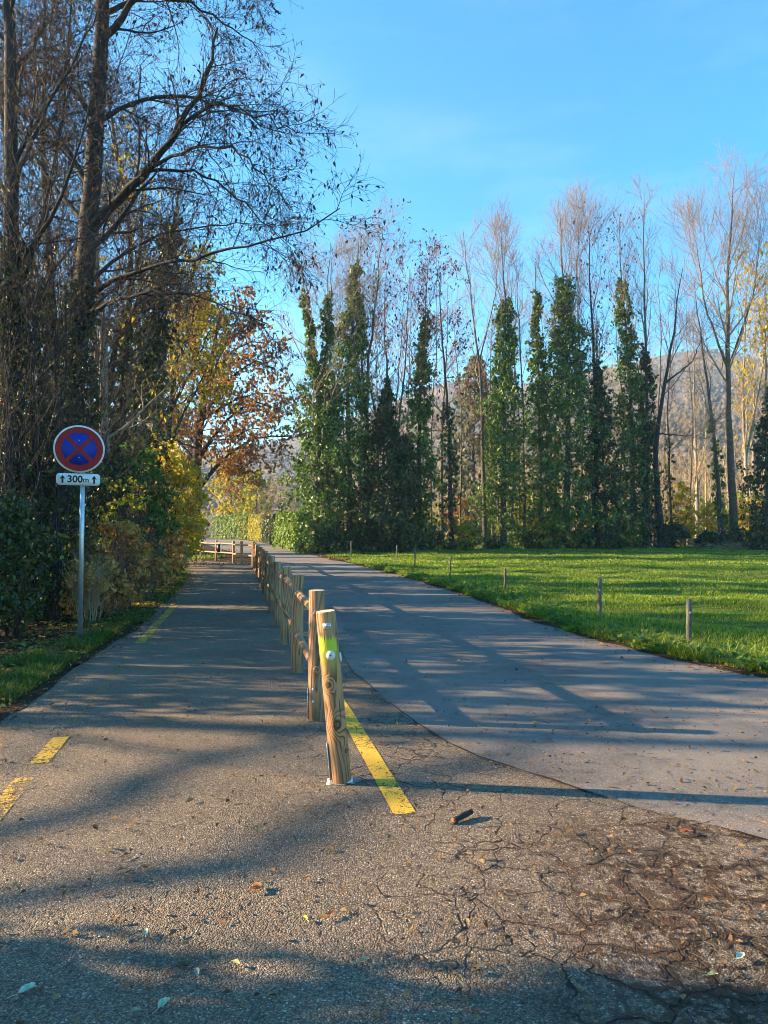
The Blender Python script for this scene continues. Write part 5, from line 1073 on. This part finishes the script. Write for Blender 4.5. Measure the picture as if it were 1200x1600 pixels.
# rank edge along the road
n = 26000; y = 6.2 + 24 * rng.random(n) ** 1.5; x = xr(y) + np.abs(rng.normal(0, .42, n)) + .02 + .12 * np.sin(y * 5.3) * np.sin(y * 2.1); tuft = np.sin(x * 6 + y * 3.1) * np.sin(y * 4.3 - x * 2)
g.add(*blades(x, y, rng.uniform(.06, .19, n) * (1 + .5 * tuft), rng.uniform(.004, .008, n), 1.0, rng, mz(x, y)))
solo('meadow_grass', g, M['grass'], 'short green meadow grass with a ranker edge along the road', 'grass', 'stuff')
g = Geo(); n = 2600; y = 6.3 + 24 * rng.random(n) ** 1.4; x = xr(y) + np.abs(rng.normal(0.15, .35, n)); c = np.stack([x, y, gz(y) + mz(x, y) + rng.uniform(.03, .14, n)], 1)
g.add(*leaf_quads(c, rng.normal(0, .5, (n, 3)) + [0, 0, 1], .05, .6, 0, rng)); solo('meadow_weeds', g, M['green'], 'broad leaved weeds in the long grass beside the road', 'weeds', 'stuff')
# grass on the left verge
g = Geo(); n = 22000; y = 4.6 + 7.4 * rng.random(n) ** 1.1; e = path_left(y); wv = np.interp(y, [4.6, 8, 9.5, 11, 12], [2.0, 1.0, .55, .35, .25]); x = e - .06 - wv * rng.random(n) ** 1.1
k = (np.sin(x * 5 + y * 2) * np.sin(y * 3.3 - x) > -.62) & (rng.random(n) < np.clip(1.25 - (e - x) / wv, .15, 1)); x, y = x[k], y[k]
g.add(*blades(x, y, rng.uniform(.05, .15, len(x)), rng.uniform(.003, .006, len(x)), .9, rng, None, .006))
n = 9000; y = 11 + 17 * rng.random(n); x = path_left(y) + .15 - np.abs(rng.normal(0, .5, n)); k = np.sin(x * 4 + y) * np.sin(y * 2.1) > -.2; x, y = x[k], y[k]
g.add(*blades(x, y, rng.uniform(.04, .10, len(x)), rng.uniform(.005, .009, len(x)), 1., rng))
solo('verge_grass', g, M['verge_grass'], 'green grass on the verge left of the path', 'grass', 'stuff')
g = Geo(); n = 700; x, y = rng.uniform(PX(294, 41) - .5, PX(318, 39) + .6, n), rng.uniform(38.4, 41.5, n); g.add(*blades(x, y, rng.uniform(.1, .25, n), np.full(n, .02), .8, rng)); solo('fence_end_grass', g, M['grass'], 'tuft of grass under the far end of the fence', 'grass', 'stuff')

# ------------------------------------------------------------------ fallen leaves and crumbs
rng = np.random.default_rng(700)
def ground_leaves(x, y, size, z=.012, up=1.): 
    n = len(x); c = np.stack([x, y, gz(y) + z + rng.random(n) * .008], 1); return leaf_quads(c, rng.normal(0, .28, (n, 3)) + [0, 0, up], size, .6, 0, rng, .3)
g = Geo()
n = 3400; y = 2 + 4.5 * rng.random(n) ** .8; x = rng.uniform(-.56, .56, n) * y; k = x > path_left(y); g.add(*ground_leaves(x[k], y[k], rng.uniform(.005, .015, k.sum()) * np.where(rng.random(k.sum()) < .06, 1.5, 1)))
n = 500; y = 5 + 26 * rng.random(n); x = path_left(y) + (fx(y) - path_left(y)) * rng.random(n) ** 2.; g.add(*ground_leaves(x, y, rng.uniform(.008, .022, n)))
n = 1900; y = 4 + 26 * rng.random(n); x = path_left(y) + rng.normal(0, .16, n); g.add(*ground_leaves(x, y, rng.uniform(.010, .026, n)))
n = 750; y = 5 + 25 * rng.random(n) ** 1.3; x = xl(y) + (xr(y) - xl(y)) * rng.random(n); g.add(*ground_leaves(x, y, rng.uniform(.008, .020, n), .016))
n = 1500; y = 6 + 26 * rng.random(n) ** 1.2; x = xr(y) + rng.normal(-.02, .3, n); g.add(*ground_leaves(x, y, rng.uniform(.014, .035, n), .02))
n = 5200; y = 36 + 46 * rng.random(n); x = xr(y) - .5 + rng.random(n) * np.interp(y, [36, 46, 60, 92], [.8, 3.0, 3.8, 3.8]); g.add(*ground_leaves(x, y, .055, .03))
n = 3200; y = 30 + 22 * rng.random(n); x = PX(300, y) + rng.normal(-1.2, 2.0, n); g.add(*ground_leaves(x, y, .05, .02))
solo('fallen_leaves', g, M['litter'], 'brown fallen leaves scattered over path, road and bank', 'leaves', 'stuff')
g = Geo(); n = 8200; y = 5 + 24 * rng.random(n) ** .9; x = path_left(y) - np.abs(rng.normal(0, .8, n)) - .05; g.add(*ground_leaves(x, y, .035, .03)); n = 900; y = 14 + 14 * rng.random(n); x = path_left(y) + rng.normal(.0, .3, n); g.add(*ground_leaves(x, y, .03, .03))
solo('verge_leaves', g, M['litter_gold'], 'yellow and brown leaves lying on the left verge', 'leaves', 'stuff')
n = 1500; x = rng.normal(1.75, .75, n); y = rng.normal(2.9, .65, n); m0 = np.arange(n) < 500; x[m0] = rng.uniform(-1.6, 1.8, m0.sum()); y[m0] = rng.uniform(2.1, 4.4, m0.sum())
a = rng.random(n) * 6.283; ln = rng.uniform(.008, .035, n); c = np.stack([x, y, np.full(n, .006)], 1); d = np.stack([np.cos(a) * ln, np.sin(a) * ln, rng.uniform(-.002, .004, n)], 1)
solo('needle_crumbs', Geo().add(*tubes(np.stack([c - d, c + rng.normal(0, .002, (n, 3)), c + d], 1), np.tile([.0012, .0018, .001], (n, 1)), 3)), M['bark_brown'], 'brown needles and crumbs lying on the cracked forecourt', 'debris', 'stuff')
n = 1400; x = rng.normal(1.7, 1.0, n); y = rng.normal(2.8, .8, n); c = np.stack([x, y, np.full(n, .004)], 1); s = rng.uniform(.002, .006, n)[:, None, None]
oc = np.array([(1, 0, 0), (-.5, .87, 0), (-.5, -.87, 0), (0, 0, .9)]); V = c[:, None] + oc[None] * s * rng.uniform(.6, 1.3, (n, 4, 1)); solo('loose_grit', Geo().add(V.reshape(-1, 3), None, (np.arange(n)[:, None, None] * 4 + np.array([(0, 1, 3), (1, 2, 3), (2, 0, 3)])[None]).reshape(-1, 3)), M['grit'], 'loose pale grit on the broken forecourt', 'grit', 'stuff')

# single leaves that stand out
def big_leaf(px, py, size, col, label, seed, rot=0., lobes=0):
    rng = np.random.default_rng(seed); Yd = 1109 * 1.55 / (py - 829); b = np.array([PX(px, Yd), Yd, .012])
    k = 14; a = np.linspace(0, 2 * math.pi, k, endpoint=False); r = size * (1 - .45 * np.abs(np.sin(a)) ** .8) * (1 + (.22 * np.cos(a * lobes) if lobes else 0)) * rng.uniform(.88, 1.1, k)
    xy = np.stack([r * np.cos(a), r * np.sin(a) * .8], 1); ca, sa = math.cos(rot), math.sin(rot); xy = xy @ np.array([[ca, sa], [-sa, ca]])
    z = .004 + .22 * size * np.abs(np.sin(a)) + rng.uniform(0, .15, k) * size
    V = np.concatenate([np.c_[xy, z], [[0, 0, .003]]]); m_ = flat_mat('leaf_tint', col, .6, 0, .35, 90)
    o = solo('fallen_leaf', Geo().add(V, None, [(i, (i + 1) % k, k) for i in range(k)]), m_, label, 'leaf', None, 'single leaves on the asphalt'); o.location = b
    st = link('leaf_stalk', Geo().add(*tubes(np.array([[[xy[7, 0], xy[7, 1], .004], [xy[7, 0] * 1.5, xy[7, 1] * 1.5, .006], [xy[7, 0] * 1.9, xy[7, 1] * 1.9 + .003, .004]]]), np.full((1, 3), .0012), 4)).mesh('leaf_stalk', m_), o)
for k, q in enumerate([(262, 1562, .030, (.36, .42, .26), 'pale green leaf lying alone near the bottom left of centre', 1.2), (55, 1540, .038, (.42, .46, .30), 'pale green withered leaf at the bottom left', .8), (218, 1574, .022, (.34, .30, .15), 'small tan leaf left of the pale green one', .2), (233, 1453, .022, (.38, .44, .30), 'pale green leaf in the shade above the bottom left leaves', 1.9),
                      (293, 1505, .034, (.10, .075, .03), 'dark mossy brown leaf on the shaded asphalt', .4), (404, 1387, .034, (.48, .14, .04), 'orange leaf in the sunlit patch below the fence end', .5, 5), (478, 1432, .020, (.55, .42, .05), 'small yellow leaf below the orange one', 2.2), (408, 1297, .026, (.34, .27, .06), 'olive yellow leaf left of the end post foot', .3),
                      (518, 1425, .026, (.50, .14, .035), 'rusty orange leaf straight below the end post', 1.1, 5), (642, 1174, .026, (.45, .11, .04), 'red orange leaf right of the yellow line', .9, 5), (1066, 1299, .040, (.36, .10, .035), 'red brown leaf on the edge of the smooth road', .1, 5), (1148, 1491, .030, (.50, .50, .36), 'whitish leaf at the lower right', .7), (1105, 1518, .022, (.40, .40, .12), 'yellowish leaf left of the whitish one', .2),
                      (312, 1514, .022, (.34, .29, .20), 'grey tan leaf right of the dark mossy one', 2.), (372, 1500, .022, (.36, .32, .12), 'pale tan leaf in the lower middle left', 2.6), (568, 1497, .026, (.36, .27, .14), 'tan leaf in the shade at the lower middle', .6), (718, 1534, .02, (.28, .19, .10), 'brown curled leaf on the lower middle right', 2.), (232, 1353, .03, (.28, .15, .06), 'brown leaf between the two long shadows', .2, 5), (195, 1357, .026, (.42, .17, .06), 'orange brown leaf left of the brown one', 1., 5), (70, 1312, .03, (.26, .13, .06), 'brown leaf near the left border in the sun', .2, 5), (355, 1093, .03, (.5, .42, .32), 'whitish leaf on the shaded path left of the second post', .1)]):
    big_leaf(*q[:5], 800 + k, q[5], q[6] if len(q) > 6 else 0)
# dark bark-like stub on the asphalt
Yd = 1109 * 1.55 / (1282 - 829); b = np.array([PX(708, Yd), Yd, 0]); e = np.array([PX(736, Yd * 1.02), Yd * 1.025, 0])
stb = root('bark_stub', b, 'short dark broken stick with a rusty end right of the yellow line', 'stick'); rng = np.random.default_rng(9); c = chain([b + [0, 0, .016], (b + e) / 2 + [0, 0, .024], e + [0, 0, .026]], 10, .0012, rng)
part('stick', Geo().add(*tubes(c[None], (.0165 * rng.uniform(.85, 1.12, 10))[None], 10, True)), M['bark_dark'], stb)
part('broken_end', Geo().add(*tubes(np.stack([c[0] + (c[0] - c[1]) * .05, c[0] + (c[0] - c[1]) * .55])[None], np.array([[.0155, .011]]), 9, True)), flat_mat('rusty_wood', (.30, .11, .05), .9, 0, .5, 120, .5), stb)
for o in list(COL.objects):
    if o.name.split('.')[0] in ('seed_pods', 'ivy', 'foliage'): o['kind'] = 'stuff'
